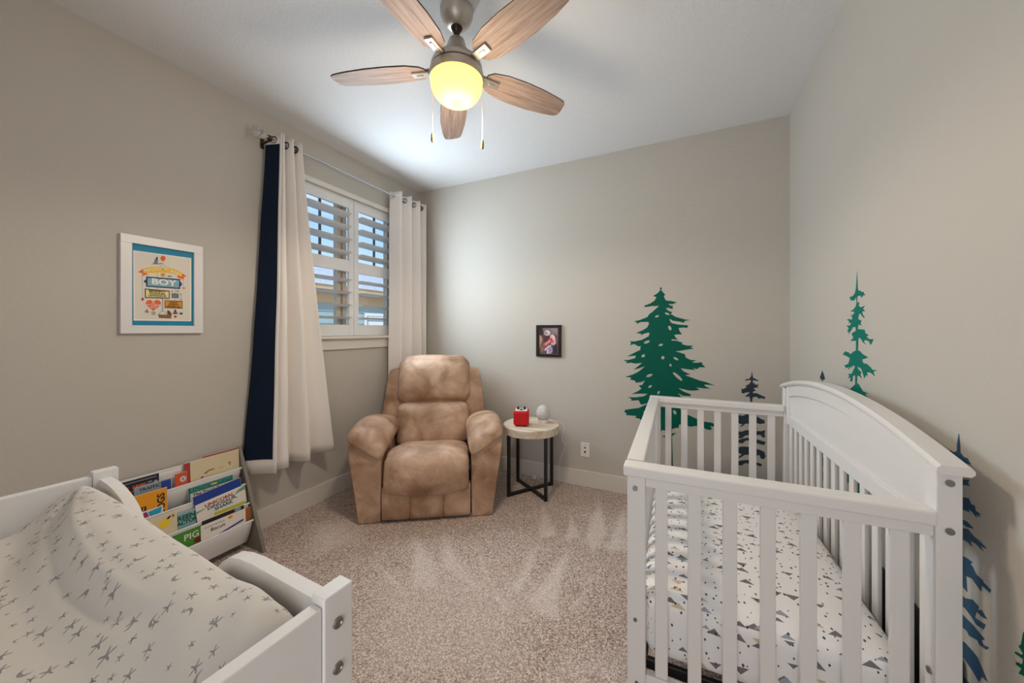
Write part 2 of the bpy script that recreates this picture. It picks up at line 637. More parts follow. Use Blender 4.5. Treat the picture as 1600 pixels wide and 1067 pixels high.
# ------------------------------------------------------------------ outside: the neighbour's house
M_SIDE = mat('blue_grey_siding', (150, 172, 178), 0.7)
M_FASC = mat('tan_fascia', (196, 164, 128), 0.6)
M_ROOF = mat('pale_shingle_roof', (224, 220, 216), 0.9, bump=(30, 0.6, 4, 0.02), var=(16, (190, 186, 184), 0.4, 0.7))
M_NGLASS = mat('neighbour_glass', (104, 128, 140), 0.1, spec=0.8)
struct('ground', MB().box((-40, -30, -3.2), (XL - T - 0.3, 40, -3.0)), mat('dry_ground', (150, 140, 118), 0.95, var=(3, (110, 112, 84), 0.4, 0.7)))
nh = empty('house', (-8.3, 5.5, -3.0), label='blue-grey sided house with pale shingle roof seen through the shutters', cat='house')
EV = 2.42 + 3.0
MB().box((-7.0, -9, 0), (-0.04, 9, EV - 0.1)).build('wall', M_SIDE, nh)
bd = None
for k in range(22):
    z = EV - 0.30 - k * 0.16
    b = MB().add([(-0.04, -9, z), (-0.04, 9, z), (0.0, 9, z), (0.0, -9, z), (-0.035, -9, z + 0.16), (-0.035, 9, z + 0.16)],
                 [(0, 1, 2, 3), (3, 2, 5, 4), (0, 3, 4), (1, 5, 2)])
    if bd is None:
        bd = b.build('siding_board', M_SIDE, nh)
        z00 = z
    else:
        o = bd.copy()
        COL.objects.link(o)
        o.parent = nh
        o.location = (0, 0, z - z00)
MB().box((0.0, -9.3, EV - 0.42), (0.06, 9.3, EV - 0.16)).build('frieze_board', M_FASC, nh)
MB().box((-7.4, -9.4, EV - 0.16), (0.45, 9.4, EV)).build('eave', M_FASC, nh)
MB().add([(0.5, -9.5, EV), (0.5, 9.5, EV), (-3.6, 9.5, EV + 1.35), (-3.6, -9.5, EV + 1.35), (-7.6, 9.5, EV), (-7.6, -9.5, EV)],
         [(0, 1, 2, 3), (3, 2, 4, 5), (0, 3, 5), (1, 4, 2), (0, 5, 4, 1)]).build('roof', M_ROOF, nh)
for y0, y1 in ((-1.25, 0.1), (1.9, 2.75)):
    fr = MB().box((0.0, y0, EV - 2.1), (0.05, y1, EV - 0.62)).build('window', M_SASH, nh)
    MB().box((0.05, y0 + 0.08, EV - 2.02), (0.056, y1 - 0.08, EV - 0.70)).build('pane', M_NGLASS, fr)
sp = empty('shutter_board', (0, 0, 0))
sp.parent = nh
for k in range(9):
    MB().box((0.05, 2.0, EV - 1.95 + k * 0.14), (0.08, 2.65, EV - 1.84 + k * 0.14)).build('slat', M_SASH, sp)

# ------------------------------------------------------------------ ceiling fan
FX, FY = -0.91, 1.325
M_GLOBE, nt, p = new_mat('frosted_globe')
N, L = nt.nodes, nt.links
p.inputs['Base Color'].default_value = (*lin((84, 66, 34)), 1)
p.inputs['Roughness'].default_value = 0.75
p.inputs['Specular IOR Level'].default_value = 0.15
p.inputs['Emission Color'].default_value = (*lin((255, 220, 120)), 1)
p.inputs['Emission Strength'].default_value = 0.95
trl = N.new('ShaderNodeBsdfTranslucent')
trl.inputs[0].default_value = (*lin((255, 226, 150)), 1)
mx = N.new('ShaderNodeMixShader')
mx.inputs[0].default_value = 0.45
L.new(p.outputs[0], mx.inputs[1])
L.new(trl.outputs[0], mx.inputs[2])
L.new(mx.outputs[0], N['Material Output'].inputs[0])


def wood_mat(name, dark, light, axis_scale, rough=0.45):
    m, nt, p = new_mat(name)
    N, L = nt.nodes, nt.links
    tc = N.new('ShaderNodeTexCoord')
    mp = N.new('ShaderNodeMapping')
    mp.inputs['Scale'].default_value = axis_scale
    L.new(tc.outputs['Object'], mp.inputs[0])
    nz = N.new('ShaderNodeTexNoise')
    nz.inputs['Scale'].default_value = 1.0
    nz.inputs['Detail'].default_value = 8
    nz.inputs['Roughness'].default_value = 0.65
    L.new(mp.outputs[0], nz.inputs['Vector'])
    cr = N.new('ShaderNodeValToRGB')
    cr.color_ramp.elements[0].position = 0.36
    cr.color_ramp.elements[0].color = (*lin(dark), 1)
    cr.color_ramp.elements[1].position = 0.62
    cr.color_ramp.elements[1].color = (*lin(light), 1)
    L.new(nz.outputs['Fac'], cr.inputs[0])
    L.new(cr.outputs[0], p.inputs['Base Color'])
    p.inputs['Roughness'].default_value = rough
    bp = N.new('ShaderNodeBump')
    bp.inputs['Strength'].default_value = 0.15
    bp.inputs['Distance'].default_value = 0.002
    L.new(nz.outputs['Fac'], bp.inputs['Height'])
    L.new(bp.outputs[0], p.inputs['Normal'])
    return m


M_BLADE = wood_mat('washed_oak_blade', (138, 114, 100), (180, 156, 142), (4, 70, 8), 0.6)
M_BLADE_TOP = mat('blade_edge', (62, 50, 44), 0.6)
fan = empty('ceiling_fan', (FX, FY, H), label='five-blade ceiling fan with washed oak blades and a lit frosted globe', cat='ceiling fan')
Z = lambda z: z - H
MB().lathe([(0.0, 0), (0.066, 0), (0.074, -0.012), (0.072, -0.035), (0.062, -0.062), (0.042, -0.085), (0.028, -0.092), (0.0, -0.092)]).build('canopy', M_NICKEL, fan, True, auto=50)
MB().lathe([(0, Z(2.665)), (0.02, Z(2.66)), (0.026, Z(2.648)), (0.02, Z(2.634)), (0.013, Z(2.628)), (0.013, Z(2.57)), (0, Z(2.57))], n=24).build('downrod', mat('dark_bronze', (70, 60, 54), 0.35, 1.0), fan, True, auto=50)
MB().lathe([(0, Z(2.60)), (0.022, Z(2.60)), (0.034, Z(2.592)), (0.046, Z(2.555)), (0.066, Z(2.52)), (0.092, Z(2.498)), (0.108, Z(2.486)), (0.114, Z(2.47)),
            (0.114, Z(2.458)), (0.105, Z(2.455)), (0.105, Z(2.449)), (0.118, Z(2.447)), (0.121, Z(2.425)), (0.118, Z(2.412)), (0.10, Z(2.410)), (0, Z(2.412))], n=56).build('motor_housing', M_NICKEL, fan, True, auto=40)
gp = [(0.116, Z(2.414))]
for k in range(0, 11):
    a = k / 10 * PI / 2
    gp.append((0.116 * math.cos(a) ** 0.75 if k < 10 else 0.0, Z(2.408) - 0.098 * math.sin(a)))
MB().lathe(gp, n=56).build('light_globe', M_GLOBE, fan, True)
# blade outline along +x, y across
bo = [(0.140, -0.030), (0.165, -0.052), (0.235, -0.066), (0.33, -0.070), (0.43, -0.066), (0.52, -0.056), (0.562, -0.048), (0.575, -0.036),
      (0.583, 0.020), (0.577, 0.040), (0.560, 0.050), (0.50, 0.062), (0.40, 0.072), (0.30, 0.074), (0.215, 0.068), (0.160, 0.050), (0.140, 0.030)]
bm_ = MB().prism(bo, lambda u, v, dd: (u, v, -0.003 + dd), 0.006)
proto = None
for k, ang in enumerate((55, 127, 199, 271, 343)):
    if proto is None:
        bl = bm_.build('blade', [M_BLADE, M_BLADE_TOP], fan)
        for pl in bl.data.polygons:
            if abs(pl.normal.z) < 0.5:
                pl.material_index = 1
        ir = MB()
        ir.box((0.085, -0.015, 0.004), (0.15, 0.015, 0.010), 0.002)
        ir.box((0.125, -0.020, -0.012), (0.205, 0.020, -0.004), 0.003)
        ir.box((0.155, -0.006, -0.0155), (0.185, 0.006, -0.011), 0.002)
        iro = ir.build('blade_iron', M_NICKEL, bl)
        proto = (bl, iro)
    else:
        bl = proto[0].copy()
        COL.objects.link(bl)
        bl.parent = fan
        i2 = proto[1].copy()
        COL.objects.link(i2)
        i2.parent = bl
    bl.location = (0, 0, Z(2.462))
    bl.rotation_euler = Matrix.Rotation(math.radians(ang), 3, 'Z').to_euler()
    q = Matrix.Rotation(math.radians(ang), 3, 'Z') @ Matrix.Rotation(math.radians(-11), 3, 'X')
    bl.rotation_euler = q.to_euler()
M_BRASS = mat('brass_fob', (170, 140, 90), 0.3, 1.0)
for dx, dy, zb in ((-0.098, -0.047, 2.15), (0.105, 0.047, 2.118)):
    ch = MB()
    ch.cyl((dx, dy, Z(2.43)), (dx, dy, Z(zb + 0.03)), 0.0009, 6)
    pc = ch.build('pull_chain', mat('chain_metal', (205, 196, 176), 0.35, 0.8), fan)
    MB().lathe([(0, 0.03), (0.004, 0.029), (0.0065, 0.02), (0.0065, -0.004), (0.004, -0.011), (0, -0.012)], c=(dx, dy, Z(zb)), n=12).build('chain_fob', M_BRASS, pc, True)
# its bulb: seen through the globe, and two added lamps below for its light
lamp('fan_bulb', 'POINT', (FX, FY, 2.395), 2.2, (1.0, 0.80, 0.48), size=0.03)
lamp('fan_light', 'SPOT', (FX, FY, 2.285), 36, (1.0, 0.88, 0.72), size=0.10)
lamp('fan_glow', 'POINT', (FX, FY, 2.15), 9, (1.0, 0.86, 0.68), size=0.10)

# ------------------------------------------------------------------ curtain rod and curtains
ROD_X, ROD_Z = -2.403, 2.540
M_ROD = mat('silver_rod', (200, 202, 206), 0.12, 1.0)
M_BRACKET = mat('bronze_bracket', (96, 80, 68), 0.35, 1.0)
m, nt, p = new_mat('clear_acrylic')
p.inputs['Base Color'].default_value = (0.95, 0.96, 0.96, 1)
p.inputs['Transmission Weight'].default_value = 0.85
p.inputs['Roughness'].default_value = 0.08
p.inputs['IOR'].default_value = 1.45
M_ACRYL = m
rd = empty('curtain_rod', (ROD_X, 1.385, ROD_Z), label='silver curtain rod with clear acrylic finials above the window', cat='curtain rod')
ry = lambda y: y - 1.385
MB().cyl((0, ry(1.375), 0), (0, ry(2.925), 0), 0.0095, 16).build('rod', M_ROD, rd, True, auto=40)


def finial(y, s):
    mb = MB()
    pr = [(0, 0.0), (0.012, 0.0), (0.020, 0.010), (0.027, 0.034), (0.025, 0.040), (0.012, 0.044), (0.010, 0.050), (0.036, 0.058), (0.040, 0.066), (0.034, 0.074), (0, 0.078)]
    t = MB().lathe(pr, n=10)
    t.v = [(x, s * z, yy) for x, yy, z in t.v]
    o = t.build('finial', M_ACRYL, rd)
    o.location = (0, ry(y), 0)


finial(1.372, -1)
fe = MB().cyl((0, ry(2.925), 0), (0, ry(2.937), 0), 0.016, 14)
fe.build('end_cap', M_BRACKET, rd, True, auto=40)
for y in (1.392, 2.905):
    bk = MB().box((XL - ROD_X + 0.0005, ry(y) - 0.011, -0.050), (XL - ROD_X + 0.006, ry(y) + 0.011, 0.026), 0.002)
    bk.box((XL - ROD_X + 0.004, ry(y) - 0.006, -0.022), (0.004, ry(y) + 0.006, -0.013), 0.002)
    bk.cyl((0, ry(y) - 0.008, 0), (0, ry(y) + 0.008, 0), 0.0175, 16)
    bk.build('bracket', M_BRACKET, rd, True, auto=35)

M_CURT = mat('white_curtain', (238, 232, 227), 0.85, bump=(700, 0.12, 2, 0.001), spec=0.15)
M_NAVY = mat('navy_lining', (16, 30, 52), 0.8, bump=(24, 0.35, 4, 0.004), spec=0.2)
M_GROM = mat('dark_grommet', (70, 62, 58), 0.3, 1.0)


def plan_pt(path, u):
    """path: (x, y) corners; a rounded polyline by Catmull-Rom, u in 0..1."""
    n = len(path) - 1
    k = min(int(u * n), n - 1)
    t = u * n - k
    q = [Vector(path[max(0, min(n, k + i))]) for i in (-1, 0, 1, 2)]
    return 0.5 * ((2 * q[1]) + (q[2] - q[0]) * t + (2 * q[0] - 5 * q[1] + 4 * q[2] - q[3]) * t * t + (3 * q[1] - q[0] - 3 * q[2] + q[3]) * t ** 3)


def curtain(name, top, bot, z0, z1, label, lining=None, seed=0):
    t = empty(name, (ROD_X, top[0][1], z0), label=label, cat='curtain', group='window curtains')
    ox, oy = t.location.x, t.location.y
    nu, nv = (len(top) - 1) * 8, 36

    def fn(u, v, off=0.0):
        w_ = 1 - v                     # 1 at the bottom
        k = w_ ** 1.15
        a, b = plan_pt(top, u), plan_pt(bot, u)
        p = a.lerp(b, k)
        e = 0.004
        a2 = plan_pt(top, min(1, u + e)).lerp(plan_pt(bot, min(1, u + e)), k)
        a1 = plan_pt(top, max(0, u - e)).lerp(plan_pt(bot, max(0, u - e)), k)
        tg = (a2 - a1)
        nrm = Vector((tg.y, -tg.x))
        nrm = nrm.normalized() if nrm.length > 1e-9 else Vector((1, 0))
        z = z0 + (z1 - z0) * v
        wv = noise.noise(Vector((u * 7 + seed, z * 2.2, seed))) * 0.008 * (0.3 + w_)
        zz = z + noise.noise(Vector((u * 9, seed, 3.1))) * 0.010 * (1 - v)
        zz += 0.006 * math.sin(u * 40 + seed) * max(0, v - 0.97) / 0.03
        p = p + nrm * (wv + off)
        return (p.x - ox, p.y - oy, zz - z0)

    o = MB().grid(lambda u, v: fn(u, v), nu, nv).build('fabric', M_CURT, t, True)
    md = o.modifiers.new('thick', 'SOLIDIFY')
    md.thickness = 0.0022
    md.offset = 0
    if lining:
        u0, u1, v0, v1, s = lining
        li = MB().grid(lambda u, v: fn(u0 + (u1 - u0) * u, v0 + (v1 - v0) * v, s * 0.0035), 40, nv).build('lining', M_NAVY, t, True)
        li['label'] = 'navy blue lining'
    # grommets where the rod passes through the cloth
    for k in range(len(top) - 1):
        (xa, ya), (xb, yb) = top[k], top[k + 1]
        if (xa - ROD_X) * (xb - ROD_X) < 0:
            q = (ROD_X - xa) / (xb - xa)
            y = ya + (yb - ya) * q
            d = Vector((xb - xa, yb - ya, 0)).normalized()
            nn = Vector((d.y, -d.x, 0))
            ring = []
            for i in range(21):
                an = 2 * PI * i / 20
                ring.append(Vector((0, y - oy, ROD_Z - z0)) + d * (0.021 * math.cos(an)) + Vector((0, 0, 0.021 * math.sin(an))))
            MB().tube(ring, 0.0045, 6).build('grommet', M_GROM, t, True)
    return t


XF, XB = -2.352, -2.446
topL = [(-2.345, 1.435), (-2.45, 1.405), (-2.455, 1.43), (XF, 1.455), (XB, 1.485), (XF, 1.515), (XB, 1.545), (XF, 1.575)]
botL = [(-2.285, 1.365), (-2.450, 1.272), (-2.455, 1.32), (-2.325, 1.46), (-2.440, 1.53), (-2.30, 1.60), (-2.435, 1.68), (-2.335, 1.815)]
curtain('curtain', topL, botL, 0.405, 2.585, 'white curtain with navy lining folded out at its edge, beside the framed poster', lining=(0.024, 0.62, 0.040, 0.965, -1), seed=2)
topR = [(XB, 2.475), (XF, 2.535), (XB, 2.60), (XF, 2.665), (XB, 2.73), (XF, 2.79), (XB, 2.845), (XF, 2.885)]
botR = [(-2.452, 2.46), (-2.345, 2.53), (-2.45, 2.60), (-2.34, 2.67), (-2.45, 2.745), (-2.345, 2.815), (-2.45, 2.875), (-2.385, 2.925)]
curtain('curtain', topR, botR, 0.405, 2.585, 'plain white curtain hanging behind the tan recliner near the room corner', seed=9)

# ------------------------------------------------------------------ pictures on the walls
def flat(name, polys, m, parent, x0, lift, origin):
    """Flat print on a plane facing +x: one mesh of thin outlines given in metres (y, z)."""
    mb = MB()
    for i, pl in enumerate(polys):
        mb.prism(pl, lambda u, v, dd: (x0 - origin[0] + dd, u - origin[1], v - origin[2]), lift + 0.00004 * i)
    return mb.build(name, m, parent)


PC = (XL, 0.9025, 1.53)
pf = empty('framed_poster', PC, label='white framed birth poster with a teal mat hanging on the left wall', cat='framed poster')
W2, H2 = 0.1655, 0.246
for (u0, v0, u1, v1) in ((-W2, -H2, W2, -H2 + 0.041), (-W2, H2 - 0.041, W2, H2), (-W2, -H2 + 0.041, -W2 + 0.041, H2 - 0.041), (W2 - 0.041, -H2 + 0.041, W2, H2 - 0.041)):
    MB().box((0.0005, u0, v0), (0.022, u1, v1), 0.0015).build('frame_bar', M_WHITE, pf)
MB().box((0.002, -W2 + 0.039, -H2 + 0.039), (0.009, W2 - 0.039, H2 - 0.039)).build('mat_board', mat('teal_mat', (12, 132, 168), 0.6), pf)
M_PAPER = mat('poster_paper', (226, 218, 204), 0.7)
PX = XL + 0.0095
INK = {'yellow': (240, 192, 52), 'orange': (232, 104, 44), 'gold': (226, 150, 40), 'navy': (32, 62, 100), 'light': (138, 178, 192), 'lemon': (238, 224, 150),
       'brown': (136, 96, 60), 'darkbrown': (96, 66, 40), 'grey': (120, 122, 126), 'lightgrey': (170, 168, 170), 'red': (196, 52, 40), 'black': (40, 38, 40), 'white': (244, 240, 230)}
INKM = {k: mat('poster_' + k, v, 0.7) for k, v in INK.items()}
PRINT = [('paper_edge','white',20,[[(784.7,1700.7),(1018.4,1703.8),(1018.4,1350.6),(786.3,1348.9)]]),('print_sheet','paper',35,[[(788.9,1697.2),(1012.6,1698.7),(1012.6,1357.3),(789.9,1355.9)]]),('bird','grey',64,[[(860.7,1648.8),(865.5,1667.6),(871.9,1681.9),(877.0,1685.5),(878.4,1666.2),(876.7,1650.0),(893.3,1655.5),(896.2,1651.8),(879.0,1645.5),(851.0,1642.7)]]),('bird_wing','black',70,[[(871.9,1681.9),(877.0,1685.5),(874.8,1673.0),(869.1,1664.5)]]),('balloon','orange',60,[[(908.4,1682.2),(907.6,1676.5),(905.3,1671.3),(901.9,1667.6),(897.9,1665.8),(893.9,1666.2),(890.6,1668.7),(888.3,1673.0),(887.6,1678.4),(888.3,1684.0),(890.6,1689.1),(893.9,1692.9),(897.9,1694.7),(901.9,1694.4),(905.3,1691.9),(907.6,1687.6)]]),('strings','lightgrey',48,[[(897.3,1665.7),(899.6,1666.1),(899.6,1650.9),(915.1,1636.2),(912.2,1635.7),(897.9,1648.7),(883.3,1631.1),(880.4,1630.6),(897.3,1651.2)],[(816.2,1571.0),(818.4,1571.3),(819.7,1468.9),(817.9,1468.7)],[(874.2,1601.4),(876.2,1601.7),(876.2,1507.5),(874.2,1507.3)],[(893.3,1467.4),(899.1,1467.9),(899.1,1399.3),(893.3,1399.1)],[(946.4,1524.3),(948.5,1524.5),(948.5,1413.4),(946.4,1413.3)],[(981.8,1581.5),(983.4,1581.7),(984.0,1538.2),(982.4,1538.0)]]),('banner_tail','orange',80,[[(802.5,1594.6),(822.4,1615.1),(823.7,1594.1),(841.4,1591.1),(837.3,1584.9),(830.5,1585.1),(815.2,1572.3),(820.5,1588.1)],[(977.1,1615.6),(995.3,1599.2),(985.2,1592.2),(984.0,1579.4),(967.2,1583.5),(956.8,1588.4),(958.6,1598.8),(975.6,1595.7)]]),('banner','yellow',95,[[(821.6,1615.0),(853.8,1628.2),(896.2,1635.1),(943.4,1631.7),(979.3,1614.8),(976.5,1593.4),(940.4,1606.0),(896.2,1606.1),(856.5,1596.6),(822.7,1593.2)]]),('sun','gold',60,[[(906.9,1594.0),(905.7,1588.8),(902.3,1584.7),(897.6,1582.8),(893.0,1583.5),(889.6,1586.6),(888.4,1591.4),(889.6,1596.5),(893.0,1600.6),(897.6,1602.6),(902.3,1601.9),(905.7,1598.7)]]),('sign_border','navy',80,[[(832.4,1576.1),(969.4,1579.9),(969.4,1525.5),(831.8,1523.3)],[(832.4,1561.4),(824.3,1553.0),(824.3,1547.1),(832.4,1540.0)],[(969.4,1568.1),(977.1,1557.2),(977.7,1549.3),(969.4,1538.5)]]),('sign_face','light',100,[[(837.8,1569.5),(964.7,1572.6),(963.8,1532.0),(837.3,1529.5)]]),('plaque_border','darkbrown',80,[[(827.0,1513.6),(925.4,1511.7),(924.9,1468.4),(827.8,1465.1)]]),('plaque_face','lemon',95,[[(831.3,1508.2),(921.6,1506.3),(920.7,1473.5),(831.8,1470.6)]]),('small_box','grey',80,[[(932.9,1500.4),(963.5,1500.6),(963.5,1473.9),(932.9,1473.7)]]),('heart','orange',80,[[(859.9,1443.5),(860.2,1445.5),(862.3,1450.7),(867.1,1456.2),(874.3,1459.0),(882.0,1457.5),(887.9,1451.8),(890.2,1443.4),(887.9,1434.3),(882.0,1425.4),(874.3,1417.3),(867.1,1409.8),(862.3,1403.5),(860.2,1399.0),(859.9,1397.4),(859.6,1399.0),(857.4,1403.2),(852.7,1409.1),(845.7,1415.7),(838.3,1422.8),(832.6,1430.7),(830.4,1439.3),(832.6,1447.8),(838.3,1454.2),(845.7,1456.8),(852.7,1455.1),(857.4,1450.3),(859.6,1445.5)]]),('plaque_border','darkbrown',80,[[(904.3,1459.9),(979.6,1461.7),(979.6,1419.0),(904.9,1418.0)]]),('plaque_face','gold',95,[[(907.2,1456.3),(976.5,1457.5),(976.5,1423.6),(907.8,1422.7)]]),('basket','brown',80,[[(877.6,1383.2),(915.1,1382.8),(915.1,1407.0),(924.0,1404.4),(932.3,1391.2),(933.8,1383.6),(930.2,1362.9),(882.4,1364.5)]]),('basket_hood','darkbrown',95,[[(915.1,1407.0),(924.0,1404.4),(932.3,1391.2),(933.2,1385.5),(916.0,1384.8)]]),('basket_handle','lightgrey',70,[[(911.9,1384.6),(911.1,1390.5),(909.0,1395.7),(905.6,1399.8),(901.4,1402.3),(896.8,1403.0),(892.1,1401.9),(888.0,1399.0),(884.7,1394.6),(882.6,1389.3),(881.8,1383.4),(884.7,1383.5),(885.3,1388.2),(887.0,1392.5),(889.7,1396.0),(893.0,1398.3),(896.8,1399.2),(900.5,1398.7),(903.9,1396.7),(906.6,1393.4),(908.4,1389.2),(909.0,1384.5)]]),('bear','brown',80,[[(954.9,1397.3),(954.4,1393.1),(953.0,1389.5),(950.8,1387.0),(948.2,1386.1),(945.7,1386.8),(943.5,1389.1),(942.1,1392.6),(941.6,1396.7),(942.1,1400.9),(943.5,1404.5),(945.7,1407.0),(948.2,1407.9),(950.8,1407.2),(953.0,1404.9),(954.4,1401.5)],[(952.5,1407.7),(952.2,1405.9),(951.2,1404.4),(949.9,1403.3),(948.2,1402.8),(946.6,1403.1),(945.2,1404.1),(944.3,1405.5),(944.0,1407.3),(944.3,1409.1),(945.2,1410.7),(946.6,1411.8),(948.2,1412.2),(949.9,1411.9),(951.2,1411.0),(952.2,1409.5)],[(944.6,1391.8),(944.3,1390.3),(943.5,1389.0),(942.4,1388.1),(941.0,1387.7),(939.6,1388.0),(938.4,1388.8),(937.7,1390.0),(937.4,1391.5),(937.7,1393.0),(938.4,1394.3),(939.6,1395.1),(941.0,1395.5),(942.4,1395.3),(943.5,1394.5),(944.3,1393.2)],[(959.8,1392.4),(959.5,1390.9),(958.7,1389.6),(957.6,1388.7),(956.2,1388.4),(954.7,1388.6),(953.6,1389.4),(952.8,1390.6),(952.5,1392.1),(952.8,1393.6),(953.6,1394.9),(954.7,1395.8),(956.2,1396.2),(957.6,1395.9),(958.7,1395.1),(959.5,1393.9)]]),('small_heart','red',80,[[(941.0,1376.1),(946.4,1380.2),(948.5,1377.5),(950.7,1380.3),(956.8,1376.6),(948.5,1365.8)]]),('boat','darkbrown',80,[[(825.9,1396.6),(843.8,1396.7),(840.0,1391.0),(829.1,1391.6)],[(835.1,1409.2),(837.3,1409.0),(837.8,1398.3),(830.5,1398.7)]]),('crown','navy',80,[[(965.4,1397.8),(969.1,1394.8),(974.0,1398.2),(979.0,1394.4),(981.5,1397.7),(979.0,1386.5),(967.8,1386.9)]]),('ring','lightgrey',70,[[(964.7,1513.3),(964.3,1510.7),(962.9,1508.4),(960.9,1506.7),(958.6,1506.0),(956.3,1506.3),(954.3,1507.5),(953.0,1509.6),(952.5,1512.0),(953.0,1514.6),(954.3,1516.9),(956.3,1518.6),(958.6,1519.3),(960.9,1519.0),(962.9,1517.8),(964.3,1515.8)]]),('star','red',80,[[(938.6,1510.7),(936.1,1506.7),(932.1,1507.8),(932.1,1512.3),(936.1,1514.1)]]),('rattle','lightgrey',75,[[(977.1,1497.9),(976.8,1495.6),(975.8,1493.6),(974.2,1492.2),(972.5,1491.5),(970.7,1491.8),(969.2,1493.0),(968.2,1494.8),(967.8,1497.0),(968.2,1499.3),(969.2,1501.3),(970.7,1502.8),(972.5,1503.4),(974.2,1503.1),(975.8,1502.0),(976.8,1500.1)],[(971.5,1491.5),(974.0,1491.7),(974.0,1473.9),(971.5,1473.7)],[(977.4,1470.3),(977.1,1468.7),(976.0,1467.3),(974.4,1466.4),(972.5,1465.9),(970.6,1466.1),(969.0,1466.8),(967.9,1468.0),(967.5,1469.5),(967.9,1471.0),(969.0,1472.4),(970.6,1473.4),(972.5,1473.8),(974.4,1473.7),(976.0,1472.9),(977.1,1471.7)]]),('bird_small','gold',80,[[(977.1,1537.4),(992.8,1535.9),(989.6,1526.9),(981.8,1526.8)]]),('dragonfly','red',75,[[(822.9,1458.9),(822.2,1453.2),(820.3,1449.6),(818.0,1449.4),(816.2,1452.7),(815.4,1458.3),(816.2,1463.9),(818.0,1467.5),(820.3,1467.7),(822.2,1464.4)],[(810.9,1459.4),(829.1,1460.1),(829.1,1457.9),(810.9,1457.2)]]),('footprints','navy',75,[[(924.6,1589.5),(923.9,1587.4),(922.1,1585.9),(919.9,1585.6),(918.1,1586.6),(917.5,1588.5),(918.1,1590.6),(919.9,1592.1),(922.1,1592.4),(923.9,1591.4)],[(933.2,1589.9),(932.5,1587.8),(930.7,1586.2),(928.5,1585.9),(926.7,1587.0),(926.0,1588.9),(926.7,1591.1),(928.5,1592.6),(930.7,1592.9),(932.5,1591.8)]]),('pedestal','lightgrey',75,[[(851.6,1397.1),(869.1,1397.2),(867.7,1379.8),(853.2,1380.0)]])]
for k, (nm, colour, lift, polys) in enumerate(PRINT):
    for pl in polys:
        flat(nm, [[(a / 1000, b / 1000) for a, b in pl]], M_PAPER if colour == 'paper' else INKM[colour], pf, PX, lift / 1e5, PC)
PT = [('W',829.1,1604.5,17.5,'white',0.12,0.0002,1.0),('E',842.2,1609.6,17.5,'white',0.075,0.0002,1.0),('L',855.4,1614.3,17.5,'white',0.03,0.0002,1.0),('C',868.8,1618.4,17.5,'white',-0.015000000000000013,0.0002,1.0),('O',882.4,1621.6,17.5,'white',-0.06,0.0002,1.0),('M',896.2,1624.0,17.5,'white',-0.10499999999999998,0.0002,1.0),('E',910.1,1625.4,17.5,'white',-0.15000000000000002,0.0002,1.0),('B',933.2,1617.0,17,'white',-0.12,0.0002,1.0),('A',945.2,1612.9,17,'white',-0.16999999999999998,0.0002,1.0),('B',957.4,1608.9,17,'white',-0.22,0.0002,1.0),('Y',969.7,1604.7,17,'white',-0.27,0.0002,1.0),('B',865.5,1552.9,42,'white',0,0.0012,1.2),('O',900.2,1553.0,42,'white',0,0.0012,1.2),('Y',936.2,1553.1,42,'white',0,0.0012,1.2),('BENNETT',875.6,1502.6,13.5,'black',0,0.0001,1.15),('FOWLER',875.6,1491.3,13.5,'black',0,0.0001,1.15),('LEVESQUE',875.6,1480.0,13.5,'black',0,0.0001,1.15),('IN',859.3,1442.3,11,'white',0,0.0001,1.1),('OCTOBER',859.3,1431.1,11,'white',0,0.0001,1.1),('2019',859.3,1419.9,11,'white',0,0.0001,1.1),('SAINT',941.6,1449.6,11.5,'darkbrown',0,0.0002,1.15),('JOSEPH',941.6,1438.3,11.5,'darkbrown',0,0.0002,1.15),('HOSPITAL',941.6,1427.0,11.5,'darkbrown',0,0.0002,1.15)]
for s, y, z, size, colour, rot, bold, sq in PT:
    text('lettering', s, size / 1000, INKM[colour], pf, (PX - XL + 0.0022, y / 1000 - PC[1], z / 1000 - PC[2]), bold, rot=rot, squash=sq)

def ell(cx, cy, rx, ry_, n=14, rot=0.0):
    out = []
    for i in range(n):
        a = 2 * PI * i / n
        x, y = rx * math.cos(a), ry_ * math.sin(a)
        out.append((cx + x * math.cos(rot) - y * math.sin(rot), cy + x * math.sin(rot) + y * math.cos(rot)))
    return out


def rect(a, b, c, d):
    return [(a, b), (c, b), (c, d), (a, d)]


# small black frame on the back wall with a snapshot
SCX, SCZ = -1.0545, 1.2075
sf = empty('photo_frame', (SCX, YB, SCZ), label='small black photo frame hanging on the back wall', cat='photo frame')
w2, h2 = 0.1155, 0.138
for (u0, v0, u1, v1) in ((-w2, -h2, w2, -h2 + 0.021), (-w2, h2 - 0.021, w2, h2), (-w2, -h2 + 0.021, -w2 + 0.026, h2 - 0.021), (w2 - 0.026, -h2 + 0.021, w2, h2 - 0.021)):
    MB().box((u0, -0.020, v0), (u1, -0.0005, v1), 0.002).build('frame_bar', M_BLACK, sf)
sn = MB().box((-w2 + 0.02, -0.010, -h2 + 0.018), (w2 - 0.02, -0.004, h2 - 0.018)).build('photograph', mat('photo_brown', (106, 84, 84), 0.35), sf)
def sn_(*p):
    return [((x - 517) * 0.00044, (582 - y) * 0.000414) for x, y in p]


